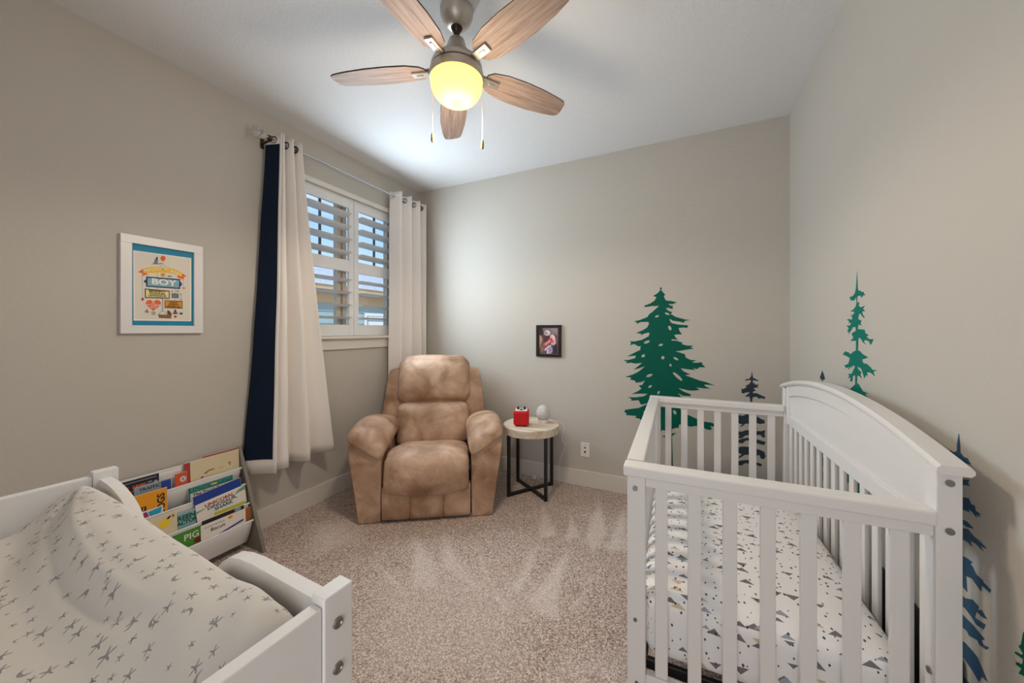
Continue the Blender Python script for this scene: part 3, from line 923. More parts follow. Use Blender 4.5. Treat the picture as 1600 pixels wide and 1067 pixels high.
SNAP = [((136, 116, 118), sn_((390, 310), (700, 310), (700, 470), (640, 450), (560, 430), (420, 390))), ((152, 134, 138), sn_((560, 310), (700, 310), (700, 420), (620, 400))),
        ((64, 44, 44), sn_((330, 310), (385, 310), (400, 420), (395, 560), (370, 470), (330, 440))), ((186, 146, 122), sn_((322, 462), (365, 478), (386, 540), (362, 640), (334, 735), (322, 735))),
        ((214, 176, 150), sn_((322, 470), (345, 480), (350, 560), (330, 640), (322, 660))), ((146, 106, 88), sn_((342, 740), (392, 690), (420, 752), (398, 812), (350, 822))),
        ((84, 52, 58), sn_((420, 480), (500, 470), (560, 500), (520, 600), (440, 640), (405, 580))), ((204, 192, 198), sn_((418, 430), (442, 372), (495, 352), (540, 385), (552, 450), (500, 472), (452, 466))),
        ((156, 138, 146), sn_((432, 412), (458, 388), (486, 402), (498, 432), (468, 448), (440, 444))), ((228, 218, 220), sn_((470, 362), (510, 360), (536, 392), (542, 436), (512, 416))),
        ((232, 186, 184), sn_((556, 458), (598, 442), (640, 482), (660, 560), (666, 628), (622, 668), (576, 660), (560, 602), (538, 540))), ((246, 226, 224), sn_((590, 450), (636, 486), (650, 545), (618, 512))),
        ((190, 70, 84), sn_((516, 540), (572, 512), (602, 556), (584, 606), (540, 622), (508, 584))), ((212, 112, 120), sn_((598, 560), (640, 580), (612, 640), (574, 618))), ((236, 170, 160), sn_((512, 560), (548, 556), (556, 590), (520, 612))),
        ((218, 140, 142), sn_((402, 668), (462, 604), (532, 574), (552, 604), (498, 650), (436, 704))), ((196, 78, 98), sn_((408, 672), (446, 650), (462, 684), (432, 716))),
        ((232, 188, 194), sn_((424, 760), (492, 694), (560, 662), (574, 690), (486, 762), (440, 796))), ((172, 160, 192), sn_((474, 748), (536, 704), (588, 722), (602, 788), (560, 852), (486, 852))),
        ((224, 216, 234), sn_((486, 772), (508, 764), (504, 850), (478, 850))), ((120, 104, 150), sn_((536, 740), (562, 738), (556, 800), (536, 806))), ((54, 50, 60), sn_((604, 712), (690, 640), (702, 850), (608, 852)))]
for k, (rgb, pl) in enumerate(SNAP):
    MB().prism(pl, lambda u, v, dd: (u, -0.0101 - dd, v), 0.00008 * (k + 1)).build('printed_shape', mat('photo_ink_%d' % k, rgb, 0.35), sn)

# ------------------------------------------------------------------ tree decals (thin vinyl on the walls)
M_GREEN = mat('dark_green_vinyl', (0, 90, 74), 0.6, spec=0.15)
M_TEALV = mat('teal_green_vinyl', (0, 116, 102), 0.6, spec=0.15)
M_SLATE = mat('slate_grey_vinyl', (52, 64, 74), 0.6, spec=0.15)
M_BLUEV = mat('slate_blue_vinyl', (58, 90, 116), 0.6, spec=0.15)


def decal(name, outlines, wall, m, label, group='spruce decals on the walls', lift=0.0006):
    """outlines in mm: the first is the outer edge, the rest are cut-outs; (x, z) on the back wall or (y, z) on the right wall."""
    cu = bpy.data.curves.new(name, 'CURVE')
    cu.dimensions = '2D'
    cu.fill_mode = 'BOTH'
    cu.extrude = lift / 2
    for pl in outlines:
        sp_ = cu.splines.new('POLY')
        sp_.points.add(len(pl) - 1)
        for pnt, (a, b) in zip(sp_.points, pl):
            pnt.co = (a / 1000, b / 1000, 0, 1)
        sp_.use_cyclic_u = True
    t = bpy.data.objects.new(name, cu)
    COL.objects.link(t)
    dg = bpy.context.evaluated_depsgraph_get()
    me = bpy.data.meshes.new_from_object(t.evaluated_get(dg))
    bpy.data.objects.remove(t)
    bpy.data.curves.remove(cu)
    if wall == 'back':
        mx_ = Matrix(((1, 0, 0, 0), (0, 0, -1, YB - lift / 2 - 0.0004), (0, 1, 0, 0), (0, 0, 0, 1)))
    else:
        mx_ = Matrix(((0, 0, -1, XR - lift / 2 - 0.0004), (1, 0, 0, 0), (0, 1, 0, 0), (0, 0, 0, 1)))
    me.transform(mx_)
    me.materials.clear()
    me.materials.append(m)
    o = bpy.data.objects.new(name, me)
    COL.objects.link(o)
    tag(o, label, 'wall decal', group)
    return o


def conifer(c, z0, z1, half, tiers, seed, sag=0.35, gap=0.25):
    """One jagged outline of a spruce: (across, up) in mm."""
    rnd = random.Random(seed)
    right, left = [], []
    tr = 0.035 * half + 2
    for sgn, out in ((1, right), (-1, left)):
        out.append((c, z1))
        for k in range(tiers):
            f0 = (k + 0.12) / tiers
            f1 = (k + 1.0) / tiers
            zt = z1 - (z1 - z0) * f0 ** 1.05
            zb = z1 - (z1 - z0) * f1 ** 1.05
            hgt = zt - zb
            reach = half * (0.18 + 0.82 * ((k + 0.6) / tiers) ** 0.75) * rnd.uniform(0.72, 1.05)
            tip = zt - hgt * (sag + 0.25 * rnd.random())
            pts = [(tr * (0.4 + 0.6 * f0), zt)]
            n = 4
            for i in range(1, n + 1):
                q = i / n
                pts.append((tr + (reach - tr) * q, zt + (tip - zt) * q ** 0.8 + hgt * 0.05 * rnd.uniform(-1, 1)))
                if i < n and rnd.random() < 0.6:
                    pts.append((tr + (reach - tr) * (q + 0.05), zt + (tip - zt) * q ** 0.8 - hgt * 0.10))
            m_ = 5
            for i in range(m_):
                q = 1 - (i + 0.7) / (m_ + 0.6)
                bz = tip + (zb + hgt * gap - tip) * (1 - q) ** 0.8
                pts.append((tr + (reach - tr) * (q + 0.06), bz - hgt * rnd.uniform(0.06, 0.16)))
                pts.append((tr + (reach - tr) * q, bz + hgt * rnd.uniform(0.05, 0.12)))
            pts.append((tr * (0.4 + 0.6 * f1), zb + hgt * gap))
            out += [(c + sgn * a, b) for a, b in pts]
        out.append((c + sgn * tr, z0 - 60))
    return right + list(reversed(left[1:]))


BIG = [[(-154,1633),(-145,1621),(-149,1605),(-120,1571),(-131,1562),(-123,1538),(-113,1526),(-77,1521),(-39,1510),(-67,1498),(-99,1500),(-88,1489),(-67,1482),(-70,1461),(-106,1471),(-116,1467),(-99,1448),(-70,1436),(-84,1425),(-49,1401),(13,1381),(50,1377),(13,1370),(6,1356),(-22,1365),(-67,1372),(-88,1386),(-91,1376),(-77,1355),(-35,1344),(34,1337),(30,1317),(6,1321),(-29,1317),(-22,1294),(-6,1269),(-42,1269),(-60,1263),(-49,1246),(-32,1230),(-63,1232),(-77,1234),(-76,1223),(-42,1221),(-1,1208),(-11,1199),(20,1188),(74,1186),(50,1177),(72,1164),(33,1158),(-15,1147),(-51,1142),(-22,1134),(13,1123),(20,1097),(53,1081),(89,1079),(60,1064),(87,1061),(125,1067),(130,1048),(150,1031),(107,1029),(97,1015),(67,1021),(84,1007),(40,1010),(-15,1016),(6,994),(52,972),(13,967),(60,951),(113,932),(153,923),(212,900),(179,905),(141,905),(146,893),(180,877),(133,877),(87,881),(110,864),(110,866),(71,855),(36,855),(-31,867),(0,846),(52,827),(51,813),(0,812),(-25,825),(-34,829),(-13,805),(60,777),(130,757),(190,751),(187,733),(142,728),(133,718),(118,726),(48,720),(24,714),(-13,724),(-43,748),(-49,741),(-25,719),(24,677),(83,653),(130,635),(187,632),(249,603),(227,607),(177,605),(187,593),(185,580),(159,578),(118,595),(83,597),(54,587),(24,593),(-25,595),(-31,567),(-43,570),(-74,555),(-76,522),(-43,530),(-74,501),(-68,277),(-62,156),(-93,151),(-88,274),(-89,492),(-133,486),(-143,495),(-93,502),(-93,532),(-143,540),(-149,529),(-191,524),(-226,544),(-266,567),(-272,594),(-272,605),(-299,600),(-305,608),(-339,612),(-329,627),(-373,626),(-407,626),(-404,641),(-422,650),(-414,668),(-359,681),(-312,692),(-266,718),(-236,739),(-292,719),(-302,728),(-312,752),(-366,744),(-373,754),(-359,755),(-393,770),(-332,773),(-272,787),(-246,808),(-305,804),(-366,796),(-319,822),(-292,845),(-312,867),(-286,874),(-266,910),(-296,895),(-334,888),(-341,904),(-376,910),(-368,927),(-416,928),(-357,951),(-311,978),(-266,1020),(-311,1002),(-353,990),(-318,1017),(-287,1045),(-341,1038),(-368,1044),(-411,1038),(-399,1050),(-432,1063),(-388,1065),(-338,1081),(-334,1101),(-399,1093),(-349,1121),(-296,1150),(-303,1158),(-294,1178),(-315,1174),(-345,1193),(-380,1182),(-368,1201),(-381,1213),(-341,1213),(-288,1226),(-240,1254),(-232,1274),(-240,1283),(-273,1274),(-296,1262),(-294,1274),(-335,1278),(-288,1298),(-251,1321),(-236,1353),(-243,1365),(-296,1365),(-328,1350),(-326,1362),(-349,1370),(-303,1381),(-247,1404),(-240,1420),(-207,1447),(-165,1487),(-214,1487),(-266,1480),(-272,1492),(-229,1507),(-196,1529),(-183,1555),(-208,1565),(-177,1583),(-156,1606),(-158,1619)],[(-166,1412),(-167,1407),(-173,1402),(-181,1399),(-189,1399),(-193,1402),(-192,1407),(-186,1413),(-178,1416),(-170,1416)],[(-231,1218),(-233,1211),(-242,1203),(-256,1197),(-268,1196),(-274,1199),(-272,1207),(-262,1215),(-249,1221),(-237,1222)],[(-266,1109),(-265,1103),(-270,1095),(-278,1090),(-286,1089),(-292,1093),(-292,1100),(-287,1107),(-279,1112),(-271,1113)],[(-137,1193),(-139,1187),(-145,1182),(-155,1179),(-163,1180),(-167,1184),(-166,1190),(-159,1195),(-149,1198),(-141,1197)],[(-126,1092),(-128,1084),(-134,1079),(-141,1079),(-147,1083),(-149,1091),(-147,1099),(-141,1104),(-134,1104),(-128,1100)],[(-30,1078),(-35,1075),(-45,1077),(-56,1082),(-63,1090),(-65,1096),(-59,1099),(-49,1097),(-39,1091),(-31,1084)],[(-80,1321),(-78,1311),(-80,1302),(-85,1300),(-92,1303),(-98,1312),(-101,1323),(-99,1332),(-93,1334),(-86,1331)],[(-90,1418),(-95,1416),(-104,1417),(-114,1421),(-122,1427),(-124,1432),(-119,1435),(-110,1434),(-100,1429),(-92,1424)],[(-78,1041),(-77,1034),(-78,1028),(-82,1026),(-87,1028),(-91,1033),(-92,1040),(-91,1046),(-87,1048),(-82,1046)],[(-212,961),(-214,953),(-224,945),(-237,938),(-250,936),(-256,939),(-254,947),(-244,956),(-231,962),(-218,964)],[(-4,924),(-14,924),(-32,936),(-52,954),(-66,972),(-68,983),(-57,983),(-39,971),(-19,953),(-6,934)],[(-217,875),(-216,869),(-221,862),(-228,856),(-236,853),(-241,855),(-241,861),(-237,869),(-229,875),(-222,877)],[(-161,820),(-166,813),(-171,810),(-176,812),(-177,818),(-175,826),(-171,833),(-165,836),(-161,834),(-160,828)],[(-47,689),(-43,679),(-45,670),(-50,666),(-57,668),(-64,676),(-67,687),(-66,695),(-61,699),(-54,697)],[(-168,623),(-171,618),(-177,614),(-185,613),(-192,616),(-194,620),(-192,625),(-185,629),(-177,630),(-171,628)],[(-262,659),(-265,653),(-270,650),(-275,652),(-277,657),(-276,663),(-273,669),(-268,672),(-263,671),(-261,666)]]
decal('tree_decal', BIG, 'back', M_GREEN, 'large dark green spruce decal on the back wall left of the crib')
decal('tree_decal', [[(432,1019),(435,990),(439,969),(449,968),(455,961),(473,957),(461,950),(439,955),(436,937),(446,935),(449,926),(474,925),(461,914),(472,904),(455,905),(440,897),(456,885),(439,876),(436,866),(461,865),(484,854),(510,842),(503,829),(487,835),(473,829),(455,842),(436,836),(433,813),(434,749),(473,750),(479,745),(461,736),(434,739),(434,714),(461,706),(484,691),(505,683),(505,662),(490,660),(479,655),(461,660),(449,652),(434,647),(434,636),(455,635),(467,620),(449,622),(434,628),(434,604),(484,607),(508,617),(503,588),(508,571),(496,563),(479,582),(455,575),(434,580),(434,555),(461,548),(490,541),(510,537),(502,515),(484,516),(467,520),(449,522),(434,527),(434,488),(473,479),(502,469),(510,436),(499,417),(484,418),(473,444),(449,423),(434,438),(434,385),(467,388),(490,380),(484,365),(467,369),(434,371),(434,177),(422,174),(422,369),(396,375),(372,354),(335,351),(336,373),(372,389),(422,401),(422,436),(390,431),(360,404),(350,405),(372,432),(335,445),(338,470),(372,486),(422,490),(422,532),(396,532),(372,504),(369,511),(341,505),(344,525),(372,540),(422,557),(422,571),(396,568),(372,543),(341,543),(360,563),(338,567),(341,589),(372,590),(396,603),(422,606),(422,649),(396,650),(372,625),(360,627),(378,640),(338,650),(347,669),(344,687),(350,705),(378,701),(399,714),(422,713),(422,738),(396,731),(372,733),(384,744),(422,748),(422,812),(417,840),(390,836),(405,853),(420,868),(402,868),(378,857),(369,865),(372,879),(366,889),(384,891),(402,906),(393,913),(414,925),(424,940),(426,954),(408,953),(390,946),(396,959),(417,964),(427,982)]], 'back', M_SLATE, 'small slate grey spruce decal on the back wall behind the crib slats')
decal('tree_decal', [[(1924,1541),(1920,1505),(1916,1472),(1911,1460),(1891,1459),(1885,1452),(1866,1452),(1863,1445),(1849,1437),(1869,1439),(1882,1430),(1891,1438),(1911,1440),(1921,1439),(1923,1411),(1901,1415),(1909,1399),(1891,1392),(1854,1396),(1872,1385),(1851,1375),(1879,1375),(1875,1365),(1854,1347),(1875,1354),(1891,1366),(1907,1366),(1914,1346),(1882,1337),(1894,1328),(1882,1319),(1911,1324),(1917,1305),(1857,1302),(1851,1289),(1821,1281),(1842,1276),(1818,1266),(1785,1268),(1795,1255),(1809,1244),(1818,1257),(1842,1262),(1866,1259),(1848,1244),(1872,1253),(1891,1268),(1911,1269),(1916,1218),(1894,1216),(1879,1207),(1827,1195),(1879,1184),(1866,1169),(1842,1171),(1804,1159),(1795,1152),(1756,1153),(1787,1145),(1773,1129),(1806,1139),(1836,1138),(1833,1121),(1845,1128),(1857,1111),(1872,1130),(1885,1146),(1917,1153),(1917,1144),(1885,1132),(1894,1123),(1879,1108),(1904,1115),(1921,1116),(1924,1083),(1911,1084),(1894,1073),(1872,1059),(1827,1057),(1854,1050),(1824,1040),(1848,1035),(1806,1021),(1762,1010),(1795,995),(1746,976),(1818,965),(1872,962),(1875,918),(1818,921),(1751,912),(1720,879),(1795,873),(1842,848),(1879,860),(1882,745),(1795,748),(1720,712),(1795,694),(1854,656),(1885,672),(1888,541),(1937,517),(1937,666),(2001,647),(2077,605),(2031,667),(1944,738),(1941,843),(1993,834),(2046,804),(2093,800),(2016,859),(1944,908),(1941,953),(1986,953),(2031,940),(2093,937),(2046,972),(2102,974),(2054,1002),(2077,1011),(2046,1026),(2061,1042),(2034,1037),(2034,1050),(2001,1044),(1941,1077),(1941,1114),(1965,1108),(1968,1086),(1993,1082),(1983,1100),(2019,1092),(1997,1104),(2012,1112),(1976,1116),(1958,1134),(1941,1152),(1965,1152),(1972,1138),(1968,1150),(1990,1142),(2008,1128),(2001,1144),(2027,1135),(2054,1144),(2008,1156),(1993,1182),(2031,1188),(2069,1192),(2042,1208),(2004,1205),(1990,1197),(1958,1211),(1934,1217),(1932,1258),(1954,1256),(1990,1255),(1958,1268),(1976,1286),(1951,1294),(1934,1298),(1937,1313),(1965,1313),(1983,1298),(2007,1284),(2004,1295),(2023,1294),(2004,1308),(2027,1322),(1993,1320),(1976,1332),(2001,1331),(2004,1342),(2027,1345),(2004,1349),(1972,1344),(1968,1356),(1990,1364),(1965,1363),(1944,1376),(1990,1381),(1958,1387),(1934,1399),(1929,1411),(1931,1437),(1951,1424),(1985,1427),(1995,1443),(1965,1443),(1944,1453),(1934,1473),(1927,1514)]], 'right', M_TEALV, 'tall teal green spruce decal rising above the arched headboard')
decal('tree_decal', [conifer(2325, 360, 1098, 130, 10, 5)], 'right', M_SLATE, 'grey spruce decal with only its tip above the far end of the headboard')
decal('tree_decal', [[(1328,1034),(1323,1007),(1322,986),(1310,979),(1296,980),(1291,973),(1284,968),(1302,965),(1315,967),(1323,973),(1323,917),(1289,929),(1296,920),(1289,913),(1310,908),(1323,896),(1323,872),(1293,881),(1285,870),(1273,872),(1269,861),(1250,860),(1260,857),(1254,852),(1267,852),(1265,845),(1281,853),(1293,855),(1289,848),(1321,842),(1320,818),(1298,820),(1275,814),(1296,807),(1319,806),(1319,794),(1296,803),(1275,795),(1258,794),(1233,788),(1254,783),(1244,776),(1269,781),(1287,778),(1281,767),(1296,770),(1317,767),(1323,724),(1298,729),(1279,729),(1288,721),(1279,718),(1268,707),(1246,706),(1244,702),(1221,700),(1225,691),(1250,692),(1252,676),(1272,684),(1281,688),(1302,682),(1298,644),(1323,649),(1323,623),(1305,624),(1279,638),(1259,635),(1263,624),(1249,633),(1233,623),(1250,617),(1266,618),(1272,599),(1238,607),(1244,591),(1268,585),(1284,593),(1305,598),(1323,597),(1323,576),(1305,576),(1274,576),(1257,573),(1241,571),(1250,560),(1244,554),(1227,562),(1236,550),(1257,544),(1263,550),(1291,540),(1298,545),(1322,544),(1323,507),(1305,511),(1281,511),(1263,509),(1248,495),(1231,478),(1250,474),(1259,453),(1279,462),(1305,468),(1322,467),(1319,421),(1266,424),(1223,410),(1257,393),(1284,361),(1317,360),(1317,249),(1323,223),(1334,223),(1340,249),(1340,360),(1373,361),(1400,393),(1434,410),(1391,424),(1338,421),(1335,467),(1352,468),(1378,462),(1398,453),(1407,474),(1426,478),(1409,495),(1394,509),(1376,511),(1352,511),(1334,507),(1335,544),(1359,545),(1366,540),(1394,550),(1400,544),(1421,550),(1430,562),(1413,554),(1407,560),(1416,571),(1400,573),(1383,576),(1352,576),(1334,576),(1334,597),(1352,598),(1373,593),(1389,585),(1413,591),(1419,607),(1385,599),(1391,618),(1407,617),(1424,623),(1408,633),(1394,624),(1398,635),(1378,638),(1352,624),(1334,623),(1334,649),(1359,644),(1355,682),(1376,688),(1385,684),(1405,676),(1407,692),(1432,691),(1436,700),(1413,702),(1411,706),(1389,707),(1378,718),(1369,721),(1378,729),(1359,729),(1334,724),(1340,767),(1361,770),(1376,767),(1370,778),(1388,781),(1413,776),(1403,783),(1424,788),(1399,794),(1382,795),(1361,803),(1338,794),(1338,806),(1361,807),(1382,814),(1359,820),(1337,818),(1336,842),(1368,848),(1364,855),(1376,853),(1392,845),(1390,852),(1403,852),(1397,857),(1407,860),(1388,861),(1384,872),(1372,870),(1364,881),(1334,872),(1334,896),(1347,908),(1368,913),(1361,920),(1368,929),(1334,917),(1334,973),(1342,967),(1355,965),(1373,968),(1366,973),(1361,980),(1347,979),(1335,986),(1334,1007)]], 'right', M_BLUEV, 'slate blue spruce decal behind the near bolted post of the crib')
decal('tree_decal', [[(1135,666),(1140,639),(1146,630),(1135,623),(1138,618),(1154,612),(1156,607),(1135,611),(1137,599),(1151,592),(1154,585),(1139,588),(1146,572),(1135,577),(1116,570),(1092,578),(1074,607),(1074,713),(1104,729)]], 'right', M_GREEN, 'dark green spruce decal cut off by the right edge of the picture')

# ------------------------------------------------------------------ sling bookshelf and its books
M_GREYW = mat('grey_board', (134, 126, 116), 0.55, var=(9, (118, 110, 100), 0.4, 0.65))
M_SLING = mat('white_mesh_fabric', (226, 223, 222), 0.85, bump=(900, 0.2, 2, 0.001))
SY0, SY1 = 0.640, 1.260
bs = empty('bookshelf', (-2.35, (SY0 + SY1) / 2, 0), label='low sling bookshelf with grey side panels and white fabric pockets under the poster', cat='bookshelf')
bx, by = bs.location.x, bs.location.y


def sb(name, mb, m, smooth=False, auto=None):
    o = mb.build(name, m, bs, smooth, auto=auto)
    o.data.transform(Matrix.Translation((-bx, -by, 0)))
    return o


tri = [(-2.474, 0.0), (-2.205, 0.0), (-2.458, 0.575), (-2.464, 0.583), (-2.474, 0.583)]
for y in (SY0, SY1 - 0.018):
    sb('side_panel', MB().prism(tri, lambda u, v, dd, y=y: (u, y + dd, v), 0.018), M_GREYW)
BARS = [(-2.466, 0.560), (-2.425, 0.462), (-2.385, 0.370), (-2.344, 0.264), (-2.305, 0.172)]
for i, (x, z) in enumerate(BARS):
    # a dowel wrapped by the fabric
    sb('dowel', MB().cyl((x, SY0 + 0.018, z), (x, SY1 - 0.018, z), 0.0062, 12), M_SLING, True, 40)
    pf = [(0.0035, 0.004), (0.004, -0.02), (-0.004, -0.05), (-0.017, -0.085), (-0.030, -0.115), (-0.036, -0.129), (-0.040, -0.131), (-0.047, -0.128)]
    if i == 0:
        pf = [(0.004, 0.0), (0.004, -0.05), (0.003, -0.10), (0.002, -0.13)]
    y0, y1 = SY0 + 0.026, SY1 - 0.026

    def sl(u, v, x=x, z=z, pf=pf, y0=y0, y1=y1):
        k = v * (len(pf) - 1)
        j = min(int(k), len(pf) - 2)
        t = k - j
        dx = pf[j][0] * (1 - t) + pf[j + 1][0] * t
        dz = pf[j][1] * (1 - t) + pf[j + 1][1] * t
        tp = 0.012 * v * (1 if u > 0.5 else -1) * abs(u - 0.5) * 2
        return (x + dx + 0.003 * math.sin(u * PI) * v, y0 + (y1 - y0) * u - tp, z + dz)
    o = sb('sling', MB().grid(sl, 16, (len(pf) - 1) * 2), M_SLING, True)
    md = o.modifiers.new('thick', 'SOLIDIFY')
    md.thickness = 0.0016
    md.offset = 0

C = {
    'navy': mat('book_navy', (22, 24, 44), 0.4), 'cream': mat('book_cream', (222, 206, 170), 0.5), 'red': mat('book_red', (168, 58, 48), 0.5),
    'orangered': mat('book_vermilion', (214, 82, 40), 0.5), 'grey': mat('book_grey', (150, 160, 170), 0.5), 'orange': mat('book_orange', (236, 156, 20), 0.45),
    'teal': mat('book_teal', (44, 130, 120), 0.45), 'pale': mat('book_pale', (222, 220, 220), 0.45), 'blue': mat('book_blue', (28, 62, 150), 0.4),
    'white': mat('book_white', (234, 226, 216), 0.45), 'lime': mat('book_lime', (188, 194, 60), 0.5), 'dark': mat('book_dark', (38, 30, 28), 0.5),
    'sky': mat('book_sky', (136, 176, 184), 0.45), 'green': mat('book_green', (70, 140, 48), 0.45), 'brown': mat('book_brown', (170, 96, 50), 0.5),
    'pink': mat('book_pink', (200, 30, 90), 0.45), 'cyan': mat('book_cyan', (40, 160, 196), 0.45), 'sage': mat('book_sage', (112, 164, 134), 0.5),
    'ink': mat('ink_black', (26, 24, 26), 0.6), 'inkred': mat('ink_red', (170, 34, 36), 0.6), 'inkgreen': mat('ink_green', (16, 92, 70), 0.6),
    'inkblue': mat('ink_blue', (30, 66, 110), 0.6), 'yellow': mat('ink_yellow', (240, 206, 40), 0.6), 'purple': mat('ink_purple', (70, 64, 140), 0.6),
    'maroon': mat('ink_maroon', (120, 24, 22), 0.6), 'page': mat('paper', (236, 228, 212), 0.8), 'tan': mat('ink_tan', (168, 120, 74), 0.6),
}
TILT = 0.06


def book(tier, off, y0, y1, ztop, h, th, colour, label, spine=None):
    """A book standing in pocket `tier`, its cover towards the room; returns (root, put) with put(u, v) on the cover."""
    x = BARS[tier][0] + 0.0155 + off
    zb = ztop - h
    t = empty('book', (x, (y0 + y1) / 2, zb), label=label, cat='book', group='picture books in the sling bookshelf')
    t.rotation_euler = (0, -math.atan(TILT), 0)
    hw = (y1 - y0) / 2
    MB().box((0, -hw, 0), (th, hw, h), 0.001).build('cover', C[colour], t)
    MB().box((0.0012, -hw + 0.003, 0.003), (th - 0.0012, hw + 0.0008, h + 0.0008)).build('pages', C['page'], t)
    return t, th, hw, h


def patch(t, th, pts, colour, name='printed_shape', lift=0.0003):
    return MB().prism(pts, lambda u, v, dd: (th + dd, u, v), lift).build(name, C[colour], t)


# first pocket: between the two topmost bars
t, th, hw, h = book(0, 0.003, 0.700, 0.871, 0.560, 0.115, 0.005, 'navy', 'navy book with orange lettering at the left of the top pocket')
patch(t, th, rect(-hw + 0.012, h - 0.013, hw - 0.01, h - 0.0115), 'pale')
text('lettering', 'LIFE', 0.042, C['orangered'], t, (th, 0.0, h - 0.046), 0.0012)
patch(t, th, ell(0.050, h - 0.03, 0.010, 0.003), 'grey')
patch(t, th, ell(0.072, h - 0.036, 0.007, 0.007), 'grey')
t, th, hw, h = book(0, 0.010, 0.775, 0.917, 0.521, 0.075, 0.005, 'grey', 'grey and blue book with a title strip, behind the orange book')
patch(t, th, rect(0.030, 0.01, hw - 0.002, h - 0.006), 'blue')
text('lettering', 'TRAFFIC', 0.022, C['ink'], t, (th + 0.0004, -0.012, h - 0.020), 0.0003)
t, th, hw, h = book(0, 0.003, 0.972, 1.238, 0.574, 0.128, 0.006, 'cream', 'large cream book with a red spine at the right of the top pocket')
patch(t, th, rect(-hw, 0, -hw + 0.028, h - 0.002), 'red')
patch(t, th, [(-0.040, 0.040), (-0.046, 0.052), (-0.036, 0.047), (-0.026, 0.056), (0.002, 0.058), (0.010, 0.050), (0.000, 0.050), (-0.024, 0.046), (-0.032, 0.036)], 'tan')
patch(t, th, [(-0.062, 0.022), (-0.054, 0.030), (-0.047, 0.029), (-0.048, 0.022)], 'ink')
patch(t, th, [(0.020, 0.046), (0.048, 0.052), (0.056, 0.058), (0.044, 0.047)], 'tan')
patch(t, th, ell(0.085, 0.058, 0.004, 0.012), 'tan')
patch(t, th, ell(0.078, 0.066, 0.008, 0.003, rot=0.6), 'tan')
t, th, hw, h = book(0, 0.000, 1.060, 1.235, 0.582, 0.12, 0.002, 'red', 'thin red-edged book standing right behind the large cream book')
t, th, hw, h = book(0, 0.013, 0.932, 0.981, 0.532, 0.085, 0.004, 'orangered', 'small vermilion book with a round white emblem in the top pocket')
patch(t, th, ell(0.008, h - 0.035, 0.013, 0.015), 'pale')
patch(t, th, ell(0.008, h - 0.035, 0.007, 0.009), 'grey', lift=0.0006)
# second pocket
t, th, hw, h = book(1, 0.003, 0.752, 0.888, 0.488, 0.150, 0.006, 'orange', 'orange book with brown lettering turned sideways on its cover')
text('lettering', 'DOGS', 0.040, C['dark'], t, (th, 0.045, h - 0.078), 0.0014, rot=PI / 2)
patch(t, th, rect(-0.045, h - 0.105, -0.012, h - 0.062), 'dark')
patch(t, th, rect(-0.036, h - 0.100, -0.031, h - 0.066), 'orange', lift=0.0006)
patch(t, th, rect(-0.024, h - 0.100, -0.020, h - 0.066), 'orange', lift=0.0006)
patch(t, th, ell(0.008, h - 0.092, 0.007, 0.008), 'maroon')
t, th, hw, h = book(1, 0.012, 0.760, 0.868, 0.404, 0.070, 0.004, 'pale', 'pink and blue patterned book in front of the orange book')
patch(t, th, [(-hw, h - 0.035), (-0.005, h - 0.008), (0.005, h - 0.05), (-hw, h - 0.062)], 'pink')
patch(t, th, [(-0.002, h - 0.008), (hw - 0.004, h - 0.002), (hw - 0.012, h - 0.05), (0.008, h - 0.05)], 'cyan')
patch(t, th, [(-hw, h - 0.02), (-0.01, h - 0.004), (-0.006, h - 0.010), (-hw, h - 0.033)], 'purple')
t, th, hw, h = book(1, 0.003, 0.976, 1.185, 0.444, 0.110, 0.006, 'pale', 'white and teal book titled with dark red letters in the second pocket')
patch(t, th, rect(-hw, h - 0.031, hw, h), 'teal')
patch(t, th, rect(-hw, 0, -hw + 0.007, h), 'teal')
text('lettering', 'The Truck Book', 0.024, C['maroon'], t, (th, -0.006, h - 0.045), 0.0008)
patch(t, th, ell(0.012, h - 0.016, 0.016, 0.005), 'yellow', lift=0.0006)
for k in range(9):
    patch(t, th, ell(-0.09 + 0.022 * k, h - 0.010 - 0.011 * (k % 2), 0.0016, 0.0016, 6), 'white', lift=0.0006)
# third pocket
t, th, hw, h = book(2, 0.001, 0.994, 1.222, 0.414, 0.135, 0.005, 'blue', 'blue book standing right behind the unicorn and dinosaur book')
t.rotation_euler.x = 0.10
t, th, hw, h = book(2, 0.008, 0.995, 1.236, 0.366, 0.105, 0.005, 'white', 'white book reading UNICORN, DINOSAUR, SHARK in red, green and blue')
t.rotation_euler.x = 0.085
text('lettering', 'UNICORN,', 0.024, C['inkred'], t, (th, -0.010, h - 0.024), 0.0008, squash=1.2)
text('lettering', 'DINOSAUR,', 0.024, C['inkgreen'], t, (th, 0.002, h - 0.044), 0.0008, squash=1.15)
text('lettering', 'SHARK', 0.024, C['inkblue'], t, (th, 0.006, h - 0.064), 0.0008, squash=1.2)
patch(t, th, [(0.060, h - 0.032), (0.085, h - 0.012), (0.119, h - 0.001), (0.119, h - 0.026), (0.09, h - 0.027)], 'sage')
patch(t, th, [(-hw, h - 0.035), (-0.085, h - 0.034), (-0.075, h - 0.037), (-hw, h - 0.046)], 'sage')
t, th, hw, h = book(2, 0.0145, 1.072, 1.224, 0.284, 0.045, 0.003, 'lime', 'thin lime green book in front of the unicorn and dinosaur book')
t, th, hw, h = book(2, 0.003, 0.885, 0.989, 0.342, 0.092, 0.005, 'sky', 'pale blue book reading GREEN TRACTOR in dark green letters')
text('lettering', 'GREEN', 0.032, C['inkgreen'], t, (th, 0.002, h - 0.027), 0.0016)
text('lettering', 'TRACTOR', 0.027, C['inkgreen'], t, (th, 0.001, h - 0.053), 0.0016, squash=0.9)
